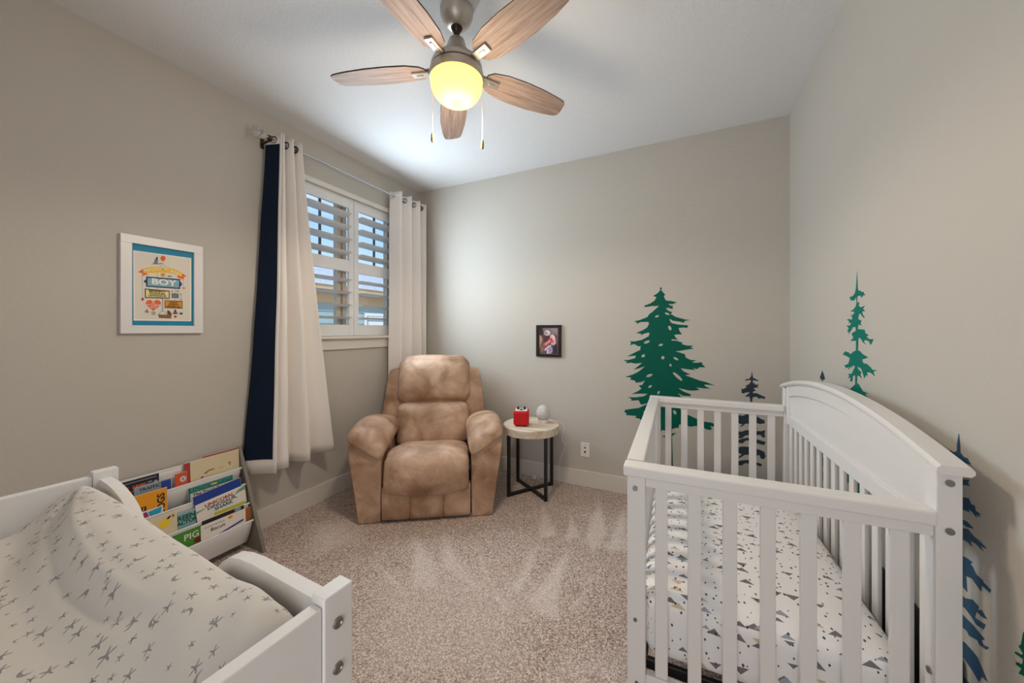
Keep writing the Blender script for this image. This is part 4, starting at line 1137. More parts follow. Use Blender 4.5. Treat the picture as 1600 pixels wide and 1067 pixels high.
t, th, hw, h = book(2, 0.010, 0.795, 0.909, 0.369, 0.112, 0.005, 'cream', 'cream book with a yellow animal drawing, left of the green lettering')
patch(t, th, ell(0.010, h - 0.045, 0.022, 0.020), 'yellow')
patch(t, th, ell(0.025, h - 0.022, 0.010, 0.005, rot=0.7), 'dark')
patch(t, th, ell(0.042, h - 0.020, 0.005, 0.009, rot=0.3), 'tan')
# fourth pocket
t, th, hw, h = book(3, 0.003, 0.880, 0.999, 0.258, 0.095, 0.005, 'green', 'green book reading PIG in white letters in the lowest pocket')
text('lettering', 'PIG', 0.044, C['white'], t, (th, 0.016, h - 0.036), 0.0003)
patch(t, th, ell(0.045, h - 0.068, 0.022, 0.014), 'maroon')
t, th, hw, h = book(3, 0.001, 1.004, 1.206, 0.272, 0.11, 0.004, 'dark', 'dark brown book standing at the back of the lowest pocket')
patch(t, th, ell(0.068, h - 0.010, 0.018, 0.010), 'grey')
t, th, hw, h = book(3, 0.0035, 1.150, 1.239, 0.248, 0.095, 0.004, 'brown', 'brown book at the right end of the lowest pocket')
t, th, hw, h = book(3, 0.0095, 0.993, 1.208, 0.252, 0.09, 0.004, 'white', 'pale book with a purple band and small lettering in the lowest pocket')
text('lettering', 'Biscuit', 0.026, C['ink'], t, (th, -0.030, h - 0.040), 0.0003)
for k in range(8):
    patch(t, th, rect(-0.09 + k * 0.012, h - 0.020 + 0.001 * (k % 2), -0.082 + k * 0.012, h - 0.016), 'purple')
patch(t, th, ell(0.030, h - 0.014, 0.012, 0.009), 'orange')
patch(t, th, [(-0.03, h - 0.078), (hw - 0.012, h - 0.052), (hw - 0.012, h - 0.064), (-0.03, h - 0.086)], 'purple')

# ------------------------------------------------------------------ recliner
def leather_mat():
    m, nt, p = new_mat('tan_leather')
    N, L = nt.nodes, nt.links
    tc = N.new('ShaderNodeTexCoord')
    n1 = N.new('ShaderNodeTexNoise')
    n1.inputs['Scale'].default_value = 5.5
    n1.inputs['Detail'].default_value = 6
    n1.inputs['Distortion'].default_value = 0.5
    L.new(tc.outputs['Object'], n1.inputs['Vector'])
    cr = N.new('ShaderNodeValToRGB')
    cr.color_ramp.elements[0].position = 0.32
    cr.color_ramp.elements[0].color = (*lin((146, 110, 84)), 1)
    cr.color_ramp.elements[1].position = 0.68
    cr.color_ramp.elements[1].color = (*lin((206, 174, 149)), 1)
    L.new(n1.outputs['Fac'], cr.inputs[0])
    L.new(cr.outputs[0], p.inputs['Base Color'])
    p.inputs['Roughness'].default_value = 0.52
    p.inputs['Specular IOR Level'].default_value = 0.35
    n2 = N.new('ShaderNodeTexNoise')
    n2.inputs['Scale'].default_value = 18
    n2.inputs['Detail'].default_value = 5
    n2.inputs['Distortion'].default_value = 1.2
    L.new(tc.outputs['Object'], n2.inputs['Vector'])
    n3 = N.new('ShaderNodeTexNoise')
    n3.inputs['Scale'].default_value = 260
    L.new(tc.outputs['Object'], n3.inputs['Vector'])
    b1 = N.new('ShaderNodeBump')
    b1.inputs['Strength'].default_value = 0.42
    b1.inputs['Distance'].default_value = 0.012
    L.new(n2.outputs['Fac'], b1.inputs['Height'])
    b2 = N.new('ShaderNodeBump')
    b2.inputs['Strength'].default_value = 0.12
    b2.inputs['Distance'].default_value = 0.001
    L.new(n3.outputs['Fac'], b2.inputs['Height'])
    L.new(b1.outputs[0], b2.inputs['Normal'])
    L.new(b2.outputs[0], p.inputs['Normal'])
    return m


M_LEATHER = leather_mat()
M_SEAM = mat('dark_seam', (58, 40, 28), 0.8)
rec = empty('recliner', (-1.59, 1.96, 0), math.radians(33.6), 'tan leather recliner armchair with padded arms in the room corner', 'armchair')
# dark frame under the upholstery
MB().box((-0.43, 0.05, 0.0), (0.43, 0.72, 0.05), 0.01).build('base', mat('dark_base', (30, 26, 24), 0.8), rec)


def loft(secs, close_ends=True):
    """secs: rings with the same number of points."""
    mb = MB()
    n = len(secs[0])
    vs = [p for s in secs for p in s]
    fs = []
    for k in range(len(secs) - 1):
        for i in range(n):
            j = (i + 1) % n
            fs.append((k * n + i, k * n + j, (k + 1) * n + j, (k + 1) * n + i))
    if close_ends:
        fs.append(tuple(range(n)))
        fs.append(tuple(range((len(secs) - 1) * n, len(secs) * n)))
    return mb.add(vs, fs)


def arm(s):
    # body of the arm: narrow at the floor, flaring outwards to the pad
    prof = [(0.303, 0.040), (0.304, 0.006), (0.312, 0.003), (0.38, 0.003), (0.442, 0.003), (0.451, 0.006), (0.455, 0.040), (0.468, 0.14), (0.488, 0.28), (0.508, 0.40), (0.522, 0.50), (0.515, 0.565),
            (0.46, 0.575), (0.40, 0.545), (0.345, 0.50), (0.308, 0.455), (0.300, 0.40), (0.299, 0.30), (0.301, 0.15)]
    cx = 0.40
    secs = []
    for y, k, dz in ((-0.020, 0.93, -0.02), (-0.017, 0.965, -0.012), (0.0, 1.0, 0), (0.03, 1.0, 0), (0.20, 1.0, 0.01), (0.45, 1.0, 0.01), (0.66, 0.98, 0.0), (0.74, 0.93, -0.02)):
        ring = []
        for (x, z) in prof:
            ring.append((s * (cx + (x - cx) * k), y, z + (dz if z > 0.42 else 0)))
        secs.append(ring)
    o = loft(secs).build('arm', M_LEATHER, rec, True)
    subsurf(o, 2)
    # padded top: a long soft cushion that slopes towards the seat and droops over the front
    secs = []
    for y, k, cz, tilt in ((-0.050, 0.30, 0.522, 34), (-0.046, 0.62, 0.524, 34), (-0.030, 0.88, 0.530, 32), (0.0, 1.0, 0.540, 30), (0.07, 1.05, 0.553, 26), (0.16, 1.07, 0.565, 22),
                           (0.28, 1.07, 0.570, 18), (0.40, 1.05, 0.566, 14), (0.52, 1.0, 0.552, 10), (0.62, 0.9, 0.53, 8), (0.68, 0.6, 0.51, 6)):
        ring = []
        n = 18
        ta = math.radians(tilt)
        for i in range(n):
            th_ = 2 * PI * i / n
            c_, s_ = math.cos(th_), math.sin(th_)
            ex = 0.72
            a_ = 0.138 * math.copysign(abs(c_) ** ex, c_) * (0.6 + 0.4 * k)
            b_ = (0.068 if s_ > 0 else 0.050) * math.copysign(abs(s_) ** ex, s_) * k
            # the cushion is folded over both edges of the arm
            b_ -= 0.022 * (a_ / 0.138) ** 2
            x = 0.400 + a_ * math.cos(ta) - b_ * math.sin(ta) * 0.6
            z = cz + a_ * math.sin(ta) + b_ * math.cos(ta)
            nz = noise.noise_vector(Vector((x * 9 + s * 5, y * 9, z * 9)))
            ring.append((s * (x + nz.x * 0.004), y + nz.y * 0.004, z + nz.z * 0.004))
        secs.append(ring)
    o = loft(secs).build('arm_pad', M_LEATHER, rec, True)
    subsurf(o, 1)


arm(1)
arm(-1)
# seat: one long cushion that rolls over the front and runs down as the footrest
seat_prof = [(0.56, 0.385), (0.46, 0.405), (0.34, 0.435), (0.22, 0.462), (0.12, 0.478), (0.04, 0.474), (-0.025, 0.445), (-0.068, 0.395), (-0.088, 0.33), (-0.088, 0.27), (-0.074, 0.222), (-0.04, 0.188)]


def seat_fn(u, v):
    k = v * (len(seat_prof) - 1)
    i = min(int(k), len(seat_prof) - 2)
    t = k - i
    y = seat_prof[i][0] * (1 - t) + seat_prof[i + 1][0] * t
    z = seat_prof[i][1] * (1 - t) + seat_prof[i + 1][1] * t
    x = (u - 0.5) * 2
    edge = abs(x) ** 5
    hw = 0.298 - 0.03 * max(0, (y - 0.1)) * 1.2
    puff = 1 - edge
    # puffed outwards from the seat's core
    z2 = z - 0.045 * edge * (1 if v < 0.55 else 0.3)
    y2 = y + 0.04 * edge * (1 if v > 0.45 else 0)
    if v > 0.9:
        z2 -= 0.022 * (1 - x * x) * (v - 0.9) / 0.1
    nz = noise.noise_vector(Vector((x * 2.2, y * 7, z * 7)))
    return (x * hw, y2 + nz.y * 0.006, z2 + nz.z * 0.007)


o = MB().grid(seat_fn, 20, 30).build('seat_cushion', M_LEATHER, rec, True)
md = o.modifiers.new('thick', 'SOLIDIFY')
md.thickness = 0.10
md.offset = 1 if o.data.polygons[40].normal.z < 0 else -1
subsurf(o, 1)
# footrest panel below the seat, three leather pieces with seams
for x0, x1 in ((-0.297, -0.112), (-0.112, 0.112), (0.112, 0.297)):
    b = rounded((x0, -0.035, 0.022), (x1, 0.02, 0.245), 0.010, 5, (0, 0.008, 0), 0.003, x0)
    MB().bm(b).build('footrest_panel', M_LEATHER, rec, True)


def lean(p):
    # the back leans away: more the higher
    return (p.x, p.y + (p.z - 0.40) * 0.27, p.z)


def wing(p):
    k = 1.0 - 0.12 * max(0, (p.z - 0.5)) / 0.45
    return lean(Vector((p.x * k, p.y, p.z)))


b = rounded((-0.452, 0.56, 0.20), (0.452, 0.70, 0.965), (0.035, 0.05, 0.06), 9, (0, 0.015, 0), 0.003, 3, wing)
MB().bm(b).build('back_frame', M_LEATHER, rec, True)
b = rounded((-0.292, 0.40, 0.36), (0.292, 0.60, 0.700), (0.09, 0.085, 0.055), 12, (0, 0.035, 0.0), 0.006, 8, lean)
MB().bm(b).build('lumbar_cushion', M_LEATHER, rec, True)
b = rounded((-0.306, 0.44, 0.688), (0.306, 0.665, 1.068), (0.10, 0.095, 0.085), 12, (0, 0.03, 0.012), 0.006, 13, lean)
MB().bm(b).build('head_cushion', M_LEATHER, rec, True)
# ------------------------------------------------------------------ side table
M_TOP = wood_mat('whitewashed_wood', (196, 178, 152), (232, 222, 206), (5, 30, 20), 0.55)
tb = empty('side_table', (-1.112, 2.672, 0), math.radians(10.6), 'round side table with whitewashed thick wooden top and black metal legs', 'table')
MB().lathe([(0, 0.48), (0.220, 0.48), (0.225, 0.484), (0.225, 0.539), (0.221, 0.543), (0, 0.543)], n=64).build('tabletop', M_TOP, tb, True, auto=40)
hs = 0.146
for sx in (-1, 1):
    for sy in (-1, 1):
        lg = MB().box((sx * hs - 0.0125, sy * hs - 0.0125, 0.0), (sx * hs + 0.0125, sy * hs + 0.0125, 0.48), 0.001).build('leg', M_BLACK, tb)
for a in (45, -45):
    r = hs * math.sqrt(2)
    MB().box((-r, -0.011, 0.001), (r, 0.011, 0.024), 0.001, mtx=Matrix.Rotation(math.radians(a), 4, 'Z')).build('cross_bar', M_BLACK, tb)
    MB().box((-r, -0.011, 0.466), (r, 0.011, 0.480), 0.001, mtx=Matrix.Rotation(math.radians(a), 4, 'Z')).build('top_bar', M_BLACK, tb)

# red cube music box with a white top, two black ears
M_RED = mat('red_fabric', (200, 8, 18), 0.7, bump=(420, 0.2, 2, 0.001))
M_PLAST = mat('white_plastic', (236, 232, 230), 0.4)
sp = empty('speaker', (-1.165, 2.60, 0.543), math.radians(22), 'small red cube speaker with two black ears on the round side table', 'speaker')
b = rounded((-0.061, -0.061, 0.008), (0.061, 0.061, 0.122), 0.016, 6)
MB().bm(b).build('body', M_RED, sp, True)
MB().box((-0.047, -0.047, 0.1205), (0.047, 0.047, 0.1235), 0.002).build('top_plate', M_PLAST, sp)
for s in (-1, 1):
    MB().lathe([(0, 0.0), (0.011, 0.0), (0.010, 0.012), (0.005, 0.022), (0, 0.024)], c=(s * 0.026, 0.012, 0.1232), n=14).build('ear', M_BLACK, sp, True)
MB().lathe([(0, 0.0), (0.014, 0.0), (0.014, 0.006), (0, 0.007)], c=(0, -0.012, 0.1232), n=16).build('button', M_BLACK, sp, True)
for sx in (-1, 1):
    for sy in (-1, 1):
        MB().cyl((sx * 0.038, sy * 0.038, 0), (sx * 0.038, sy * 0.038, 0.010), 0.008, 10).build('foot', mat('red_plastic', (150, 14, 20), 0.5), sp)

M_EGG, nt, p = new_mat('etched_white_ceramic')
N, L = nt.nodes, nt.links
tc = N.new('ShaderNodeTexCoord')
vo = N.new('ShaderNodeTexVoronoi')
vo.feature = 'DISTANCE_TO_EDGE'
vo.inputs['Scale'].default_value = 90
L.new(tc.outputs['Object'], vo.inputs['Vector'])
mr = N.new('ShaderNodeMapRange')
mr.inputs['From Max'].default_value = 0.18
L.new(vo.outputs[0], mr.inputs['Value'])
cr = N.new('ShaderNodeMixRGB')
cr.inputs[1].default_value = (*lin((176, 170, 164)), 1)
cr.inputs[2].default_value = (*lin((236, 232, 228)), 1)
L.new(mr.outputs[0], cr.inputs[0])
L.new(cr.outputs[0], p.inputs['Base Color'])
bp = N.new('ShaderNodeBump')
bp.inputs['Strength'].default_value = 0.6
bp.inputs['Distance'].default_value = 0.003
L.new(mr.outputs[0], bp.inputs['Height'])
L.new(bp.outputs[0], p.inputs['Normal'])
p.inputs['Roughness'].default_value = 0.4
eg = empty('egg_ornament', (-1.035, 2.745, 0.543), label='white egg-shaped ornament with an etched pattern beside the red cube speaker', cat='ornament')
prof = [(0.0, 0.018)]
for k in range(1, 16):
    t = PI * k / 16
    r = 0.0575 * math.sin(t) * (1.0 + 0.10 * math.cos(t))
    prof.append((r, 0.076 - 0.064 * math.cos(t) + 0.004))
prof.append((0, 0.144))
MB().lathe([q for q in prof if q[1] > 0.030 or q[0] == 0], n=32).build('shell', M_EGG, eg, True)
MB().lathe([(0, 0), (0.036, 0), (0.040, 0.006), (0.044, 0.026), (0.047, 0.031), (0, 0.031)], n=32).build('base', M_PLAST, eg, True, auto=40)

# the white cord from the table down to the floor
pts = []
ctl = [(-0.99, 2.77, 0.556), (-0.93, 2.80, 0.553), (-0.898, 2.818, 0.538), (-0.880, 2.825, 0.49), (-0.900, 2.83, 0.40), (-0.872, 2.83, 0.36), (-0.900, 2.84, 0.27), (-0.93, 2.86, 0.18), (-0.935, 2.88, 0.05),
       (-0.95, 2.885, 0.012), (-1.03, 2.895, 0.006), (-1.10, 2.875, 0.006), (-1.155, 2.893, 0.014)]
for i in range(len(ctl) - 1):
    p0, p1, p2, p3 = (Vector(ctl[max(0, min(len(ctl) - 1, i + k))]) for k in (-1, 0, 1, 2))
    for k in range(6):
        t = k / 6
        pts.append(0.5 * ((2 * p1) + (p2 - p0) * t + (2 * p0 - 5 * p1 + 4 * p2 - p3) * t * t + (3 * p1 - p0 - 3 * p2 + p3) * t ** 3))
pts.append(Vector(ctl[-1]))
cd = empty('power_cord', (0, 0, 0), label='thin white power cord hanging behind the round side table', cat='cord')
MB().tube(pts, 0.0022, 6).build('cord', M_PLAST, cd, True)
MB().box((-1.19, 2.885, 0.0), (-1.155, 2.905, 0.026), 0.004).build('plug', M_PLAST, cd)

# wall plate with two jacks
wp = empty('wall_plate', (-0.736, YB, 0.304), label='white wall plate with two dark jacks low on the back wall', cat='wall plate')
MB().box((-0.037, -0.006, -0.059), (0.037, 0.0, 0.059), 0.002).build('plate', M_PLAST, wp)
MB().cyl((0, -0.0075, 0.016), (0, -0.004, 0.016), 0.0065, 14).build('jack', M_BLACK, wp)
MB().box((-0.0075, -0.0075, -0.026), (0.0075, -0.004, -0.011)).build('jack', M_BLACK, wp)
for z in (-0.042, 0.042):
    MB().cyl((0, -0.0072, z), (0, -0.005, z), 0.003, 10).build('screw', M_STEEL, wp)

# ------------------------------------------------------------------ crib
def print_mat(name, base, shapes, rough=0.85):
    """Cloth with a scattered print. shapes: list of dicts(kind, scale, size, rgb, rgb2, keep, offset)."""
    m, nt, p = new_mat(name)
    N, L = nt.nodes, nt.links
    uv = N.new('ShaderNodeUVMap')
    uv.uv_map = 'cloth'

    def math_(op, a, b=None, c=None):
        n = N.new('ShaderNodeMath')
        n.operation = op
        for i, x in enumerate((a, b, c)):
            if x is None:
                continue
            if isinstance(x, (int, float)):
                n.inputs[i].default_value = x
            else:
                L.new(x, n.inputs[i])
        return n.outputs[0]

    col = None
    for sh in shapes:
        mp = N.new('ShaderNodeMapping')
        mp.inputs['Location'].default_value = (sh['offset'], sh['offset'] * 1.7, 0)
        mp.inputs['Scale'].default_value = (sh['scale'], sh['scale'] * sh.get('ay', 1.0), 1)
        L.new(uv.outputs[0], mp.inputs[0])
        vo = N.new('ShaderNodeTexVoronoi')
        vo.voronoi_dimensions = '2D'
        vo.inputs['Scale'].default_value = 1.0
        vo.inputs['Randomness'].default_value = sh.get('rand', 0.8)
        L.new(mp.outputs[0], vo.inputs['Vector'])
        sb = N.new('ShaderNodeVectorMath')
        sb.operation = 'SUBTRACT'
        L.new(mp.outputs[0], sb.inputs[0])
        L.new(vo.outputs['Position'], sb.inputs[1])
        sc = N.new('ShaderNodeSeparateColor')
        L.new(vo.outputs['Color'], sc.inputs[0])
        rnd, rnd2, rnd3 = sc.outputs[0], sc.outputs[1], sc.outputs[2]
        rt = N.new('ShaderNodeVectorRotate')
        rt.rotation_type = 'Z_AXIS'
        L.new(sb.outputs[0], rt.inputs['Vector'])
        L.new(math_('MULTIPLY', math_('SUBTRACT', rnd2, 0.5), sh.get('spin', 0.4)), rt.inputs['Angle'])
        sp_ = N.new('ShaderNodeSeparateXYZ')
        L.new(rt.outputs[0], sp_.inputs[0])
        x, y = sp_.outputs['X'], sp_.outputs['Y']
        size = math_('MULTIPLY', math_('ADD', math_('MULTIPLY', rnd3, 0.6), 0.55), sh['size'])
        k = sh['kind']
        if k == 'hill':
            # a triangle, point up or down
            s = math_('SIGN', math_('SUBTRACT', rnd2, 0.3))
            yy = math_('MULTIPLY', y, s)
            a = math_('LESS_THAN', math_('ADD', math_('MULTIPLY', math_('ABSOLUTE', x), 1.0), yy), math_('MULTIPLY', size, 0.55))
            b = math_('GREATER_THAN', yy, math_('MULTIPLY', size, -0.35))
            mask = math_('MULTIPLY', a, b)
        elif k == 'dot':
            r = math_('ADD', math_('ABSOLUTE', math_('MULTIPLY', x, 1.6)), math_('ABSOLUTE', y))
            mask = math_('LESS_THAN', r, size)
        elif k == 'star':
            r = math_('SQRT', math_('ADD', math_('MULTIPLY', x, x), math_('MULTIPLY', y, y)))
            th = math_('ARCTAN2', y, x)
            c5 = math_('COSINE', math_('MULTIPLY', th, 5.0))
            rad = math_('MULTIPLY', size, math_('ADD', 0.30, math_('MULTIPLY', math_('POWER', math_('ADD', math_('MULTIPLY', c5, 0.5), 0.5), 3.0), 0.8)))
            mask = math_('LESS_THAN', r, rad)
        else:  # moon
            r = math_('SQRT', math_('ADD', math_('MULTIPLY', x, x), math_('MULTIPLY', y, y)))
            x2 = math_('SUBTRACT', x, math_('MULTIPLY', size, 0.45))
            r2 = math_('SQRT', math_('ADD', math_('MULTIPLY', x2, x2), math_('MULTIPLY', y, y)))
            mask = math_('MULTIPLY', math_('LESS_THAN', r, math_('MULTIPLY', size, 0.95)), math_('GREATER_THAN', r2, math_('MULTIPLY', size, 0.85)))
        mask = math_('MULTIPLY', mask, math_('LESS_THAN', rnd, sh['keep']))
        # watery ink
        ink = N.new('ShaderNodeTexNoise')
        ink.inputs['Scale'].default_value = 160
        L.new(uv.outputs[0], ink.inputs['Vector'])
        icol = N.new('ShaderNodeMixRGB')
        icol.inputs[1].default_value = (*lin(sh['rgb']), 1)
        icol.inputs[2].default_value = (*lin(sh['rgb2']), 1)
        L.new(ink.outputs['Fac'], icol.inputs[0])
        mx = N.new('ShaderNodeMixRGB')
        if col is None:
            mx.inputs[1].default_value = (*lin(base), 1)
        else:
            L.new(col, mx.inputs[1])
        L.new(mask, mx.inputs[0])
        L.new(icol.outputs[0], mx.inputs[2])
        col = mx.outputs[0]
    L.new(col, p.inputs['Base Color'])
    p.inputs['Roughness'].default_value = rough
    p.inputs['Specular IOR Level'].default_value = 0.15
    nz = N.new('ShaderNodeTexNoise')
    nz.inputs['Scale'].default_value = 900
    L.new(uv.outputs[0], nz.inputs['Vector'])
    bp = N.new('ShaderNodeBump')
    bp.inputs['Strength'].default_value = 0.15
    bp.inputs['Distance'].default_value = 0.001
    L.new(nz.outputs['Fac'], bp.inputs['Height'])
    L.new(bp.outputs[0], p.inputs['Normal'])
    return m


def cloth_uv(o, lo, hi, ztop, zside=9):
    """Unfold the sides of a mattress so that a print keeps its size on them."""
    me = o.data
    uv = me.uv_layers.new(name='cloth')
    for lp in me.loops:
        c = me.vertices[lp.vertex_index].co
        d = max(0.0, ztop - c.z) if c.z < zside else 0.0
        u, v = c.x, c.y
        dx0, dx1, dy0, dy1 = c.x - lo[0], hi[0] - c.x, c.y - lo[1], hi[1] - c.y
        mn = min(dx0, dx1, dy0, dy1)
        if mn == dy0:
            v -= d
        elif mn == dy1:
            v += d
        elif mn == dx0:
            u -= d
        else:
            u += d
        uv.data[lp.index].uv = (u, v)


CX0, CX1, CY0, CY1 = -0.159, 0.5816, 1.180, 2.498
RZ = 0.8755
crib = empty('crib', ((CX0 + CX1) / 2, (CY0 + CY1) / 2, 0), label='white slatted baby crib with an arched headboard against the right wall', cat='crib')
cxm, cym = crib.location.x, crib.location.y


def cb(name, mb, m=M_WHITE, smooth=False):
    o = mb.build(name, m, crib, smooth)
    o.data.transform(Matrix.Translation((-cxm, -cym, 0)))
    return o


# four posts
for y0 in (CY0, CY1 - 0.039):
    cb('post', MB().box((CX0, y0, 0), (CX0 + 0.054, y0 + 0.039, RZ - 0.034), 0.003))
    cb('post', MB().box((CX1 - 0.045, y0, 0), (CX1, y0 + 0.043, 0.977), 0.003))
# near and far end panels
for y0, y1 in ((CY0 + 0.004, CY0 + 0.034), (CY1 - 0.034, CY1 - 0.004)):
    ym = (y0 + y1) / 2
    cb('top_rail', MB().box((CX0 - 0.011, ym - 0.030, RZ - 0.034), (CX1 - 0.045, ym + 0.030, RZ), 0.006, 3))
    cb('rail', MB().box((CX0 + 0.054, ym - 0.012, RZ - 0.064), (CX1 - 0.045, ym + 0.012, RZ - 0.034), 0.002))
    cb('bottom_rail', MB().box((CX0 + 0.054, ym - 0.012, 0.164), (CX1 - 0.045, ym + 0.012, 0.225), 0.003))
    s0 = None
    for x in (-0.0598, 0.0314, 0.1219, 0.2127, 0.3020, 0.3913, 0.4806):
        if s0 is None:
            s0 = cb('slat', MB().box((x - 0.0182, ym - 0.0065, 0.225), (x + 0.0182, ym + 0.0065, RZ - 0.064), 0.003))
            x00 = x
        else:
            o = s0.copy()
            COL.objects.link(o)
            o.parent = crib
            o.location = (x - x00, 0, 0)
# the long open side (towards the middle of the room)
xm = CX0 + 0.019
cb('top_rail', MB().box((xm - 0.028, CY0 + 0.062, RZ - 0.034), (xm + 0.028, CY1 - 0.062, RZ), 0.006, 3))
cb('rail', MB().box((xm - 0.012, CY0 + 0.039, RZ - 0.064), (xm + 0.012, CY1 - 0.039, RZ - 0.034), 0.002))
cb('bottom_rail', MB().box((xm - 0.012, CY0 + 0.039, 0.164), (xm + 0.012, CY1 - 0.039, 0.225), 0.003))
ns = 14
s0 = None
for k in range(ns):
    y = CY0 + 0.039 + (k + 0.5) * (CY1 - CY0 - 0.078) / ns
    if s0 is None:
        s0 = cb('slat', MB().box((xm - 0.0065, y - 0.0182, 0.225), (xm + 0.0065, y + 0.0182, RZ - 0.064), 0.003))
        y00 = y
    else:
        o = s0.copy()
        COL.objects.link(o)
        o.parent = crib
        o.location = (0, y - y00, 0)


# headboard: arched panel, arched cap, slats below
def arch(y):
    t = (y - (CY0 + CY1) / 2) / ((CY1 - CY0) / 2)
    return 0.9756 + 0.0804 * (1 - t * t)


hx0, hx1 = CX1 - 0.037, CX1 - 0.006
ny = 40
ys = [CY0 + 0.043 + (CY1 - CY0 - 0.086) * k / ny for k in range(ny + 1)]
poly = [(ys[0], 0.800)] + [(ys[-1], 0.800)] + [(y, arch(y) - 0.004) for y in reversed(ys)]
cb('headboard_panel', MB().prism(poly, lambda u, v, dd: (hx0 + 0.012 + dd, u, v), 0.012))
# raised border of the panel: bottom rail, two ends, arched top
cb('rail', MB().box((hx0, ys[0], 0.781), (hx1, ys[-1], 0.8325), 0.003))
for y0, y1 in ((ys[0], ys[0] + 0.042), (ys[-1] - 0.042, ys[-1])):
    cb('stile', MB().box((hx0, y0, 0.8325), (hx1, y1, arch(y0) - 0.006), 0.002))
b = MB()
pl = [(y, arch(y) - 0.058) for y in ys] + [(y, arch(y) - 0.001) for y in reversed(ys)]
cb('arched_rail', b.prism(pl, lambda u, v, dd: (hx0 + 0.001 + dd, u, v), hx1 - hx0 - 0.002))
b = MB()
ysc = [CY0 - 0.020 + (CY1 - CY0 + 0.040) * k / 48 for k in range(49)]
sec = [(-0.016, -0.002), (-0.022, 0.005), (-0.022, 0.012), (-0.015, 0.019), (0.034, 0.019), (0.040, 0.012), (0.040, 0.004), (0.034, -0.002)]
x_in = hx0 + 0.006
rings = []
for y in ysc:
    z = arch(y)
    rings.append([(x_in + a, y, z + c_) for a, c_ in sec])
lb = loft(rings)
cb('headboard_cap', lb)
cb('bottom_rail', MB().box((hx0 + 0.004, CY0 + 0.043, 0.164), (hx1 - 0.004, CY1 - 0.043, 0.225), 0.003))
ns = 15
s0 = None
for k in range(ns):
    y = CY0 + 0.043 + (k + 0.5) * (CY1 - CY0 - 0.086) / ns
    if s0 is None:
        s0 = cb('slat', MB().box((hx0 + 0.009, y - 0.0182, 0.225), (hx0 + 0.022, y + 0.0182, 0.782), 0.003))
        y00 = y
    else:
        o = s0.copy()
        COL.objects.link(o)
        o.parent = crib
        o.location = (0, y - y00, 0)
# bolts
for x, y, z, ax in ((CX0 + 0.024, CY0, 0.8045, 'y'), (CX0 + 0.028, CY0, 0.197, 'y'), (CX1 - 0.0225, CY0, 0.9447, 'y'), (CX1 - 0.0225, CY0, 0.8325, 'y'),
                    (CX1 - 0.045, CY0 + 0.0225, 0.482, 'x'), (CX0 + 0.024, CY0, 0.393, 'y'), (CX1 - 0.0225, CY0, 0.197, 'y')):
    dv = Vector((0, -0.004, 0)) if ax == 'y' else Vector((-0.004, 0, 0))
    p0 = Vector((x, y, z))
    bt = MB().cyl(p0 - dv * 0.5, p0 + dv, 0.0078 if z > 0.45 or x > 0 else 0.0055, 16).cyl(p0 + dv, p0 + dv * 1.25, 0.004, 6)
    cb('bolt', bt, M_STEEL, False)
# black spring frame that carries the mattress
sfm = MB()
for a, b_ in (((CX0 + 0.040, CY0 + 0.050, 0.220), (CX0 + 0.056, CY1 - 0.05, 0.238)), ((CX1 - 0.07, CY0 + 0.05, 0.220), (CX1 - 0.054, CY1 - 0.05, 0.238)),
              ((CX0 + 0.040, CY0 + 0.050, 0.208), (CX1 - 0.054, CY0 + 0.066, 0.240)), ((CX0 + 0.040, CY1 - 0.066, 0.208), (CX1 - 0.054, CY1 - 0.05, 0.240))):
    sfm.box(a, b_, 0.002)
for k in range(9):
    y = CY0 + 0.14 + k * 0.128
    sfm.box((CX0 + 0.05, y, 0.224), (CX1 - 0.06, y + 0.012, 0.236))
cb('spring_frame', sfm, M_BLACK)

M_SHEET = print_mat('mountain_print_cotton', (238, 235, 234), [
    dict(kind='hill', scale=16, ay=1.0, size=0.36, rgb=(96, 94, 100), rgb2=(142, 134, 132), keep=0.62, offset=0.0, spin=0.25, rand=0.7),
    dict(kind='hill', scale=14, ay=1.0, size=0.32, rgb=(196, 172, 138), rgb2=(220, 204, 180), keep=0.16, offset=3.3, spin=0.3),
    dict(kind='hill', scale=15, ay=1.0, size=0.32, rgb=(136, 144, 158), rgb2=(178, 182, 190), keep=0.22, offset=7.1, spin=0.3),
    dict(kind='dot', scale=34, size=0.20, rgb=(56, 54, 56), rgb2=(96, 90, 88), keep=0.75, offset=1.3, rand=1.0)])
lo, hi = (CX0 + 0.034, CY0 + 0.043, 0.247), (CX1 - 0.049, CY1 - 0.045, 0.460)
b = rounded(lo, hi, 0.055, 13, (0, 0, 0.006), 0.003, 2)
mt = MB().bm(b).build('crib_mattress', M_SHEET, None, True)
tag(mt, 'crib mattress in a white sheet printed with small grey mountains', 'mattress')
cloth_uv(mt, lo, hi, 0.460)
subsurf(mt, 1)
# the crib stands a little askew to the wall
SKEW = math.radians(1.05)
SH = Vector((-0.012, 0.0, 0.0))
crib.rotation_euler = (0, 0, SKEW)
crib.location = crib.location + SH
mt.data.transform(Matrix.Translation((-cxm, -cym, 0)))
mt.location = (cxm + SH.x, cym, 0)
mt.rotation_euler = (0, 0, SKEW)
# flat black board between the crib and the wall
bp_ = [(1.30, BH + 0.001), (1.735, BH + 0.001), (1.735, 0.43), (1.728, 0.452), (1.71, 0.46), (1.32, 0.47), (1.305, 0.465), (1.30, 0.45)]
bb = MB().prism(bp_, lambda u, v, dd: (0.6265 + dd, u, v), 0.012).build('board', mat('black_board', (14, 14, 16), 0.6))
tag(bb, 'flat black board with rounded corners standing behind the crib slats', 'board')

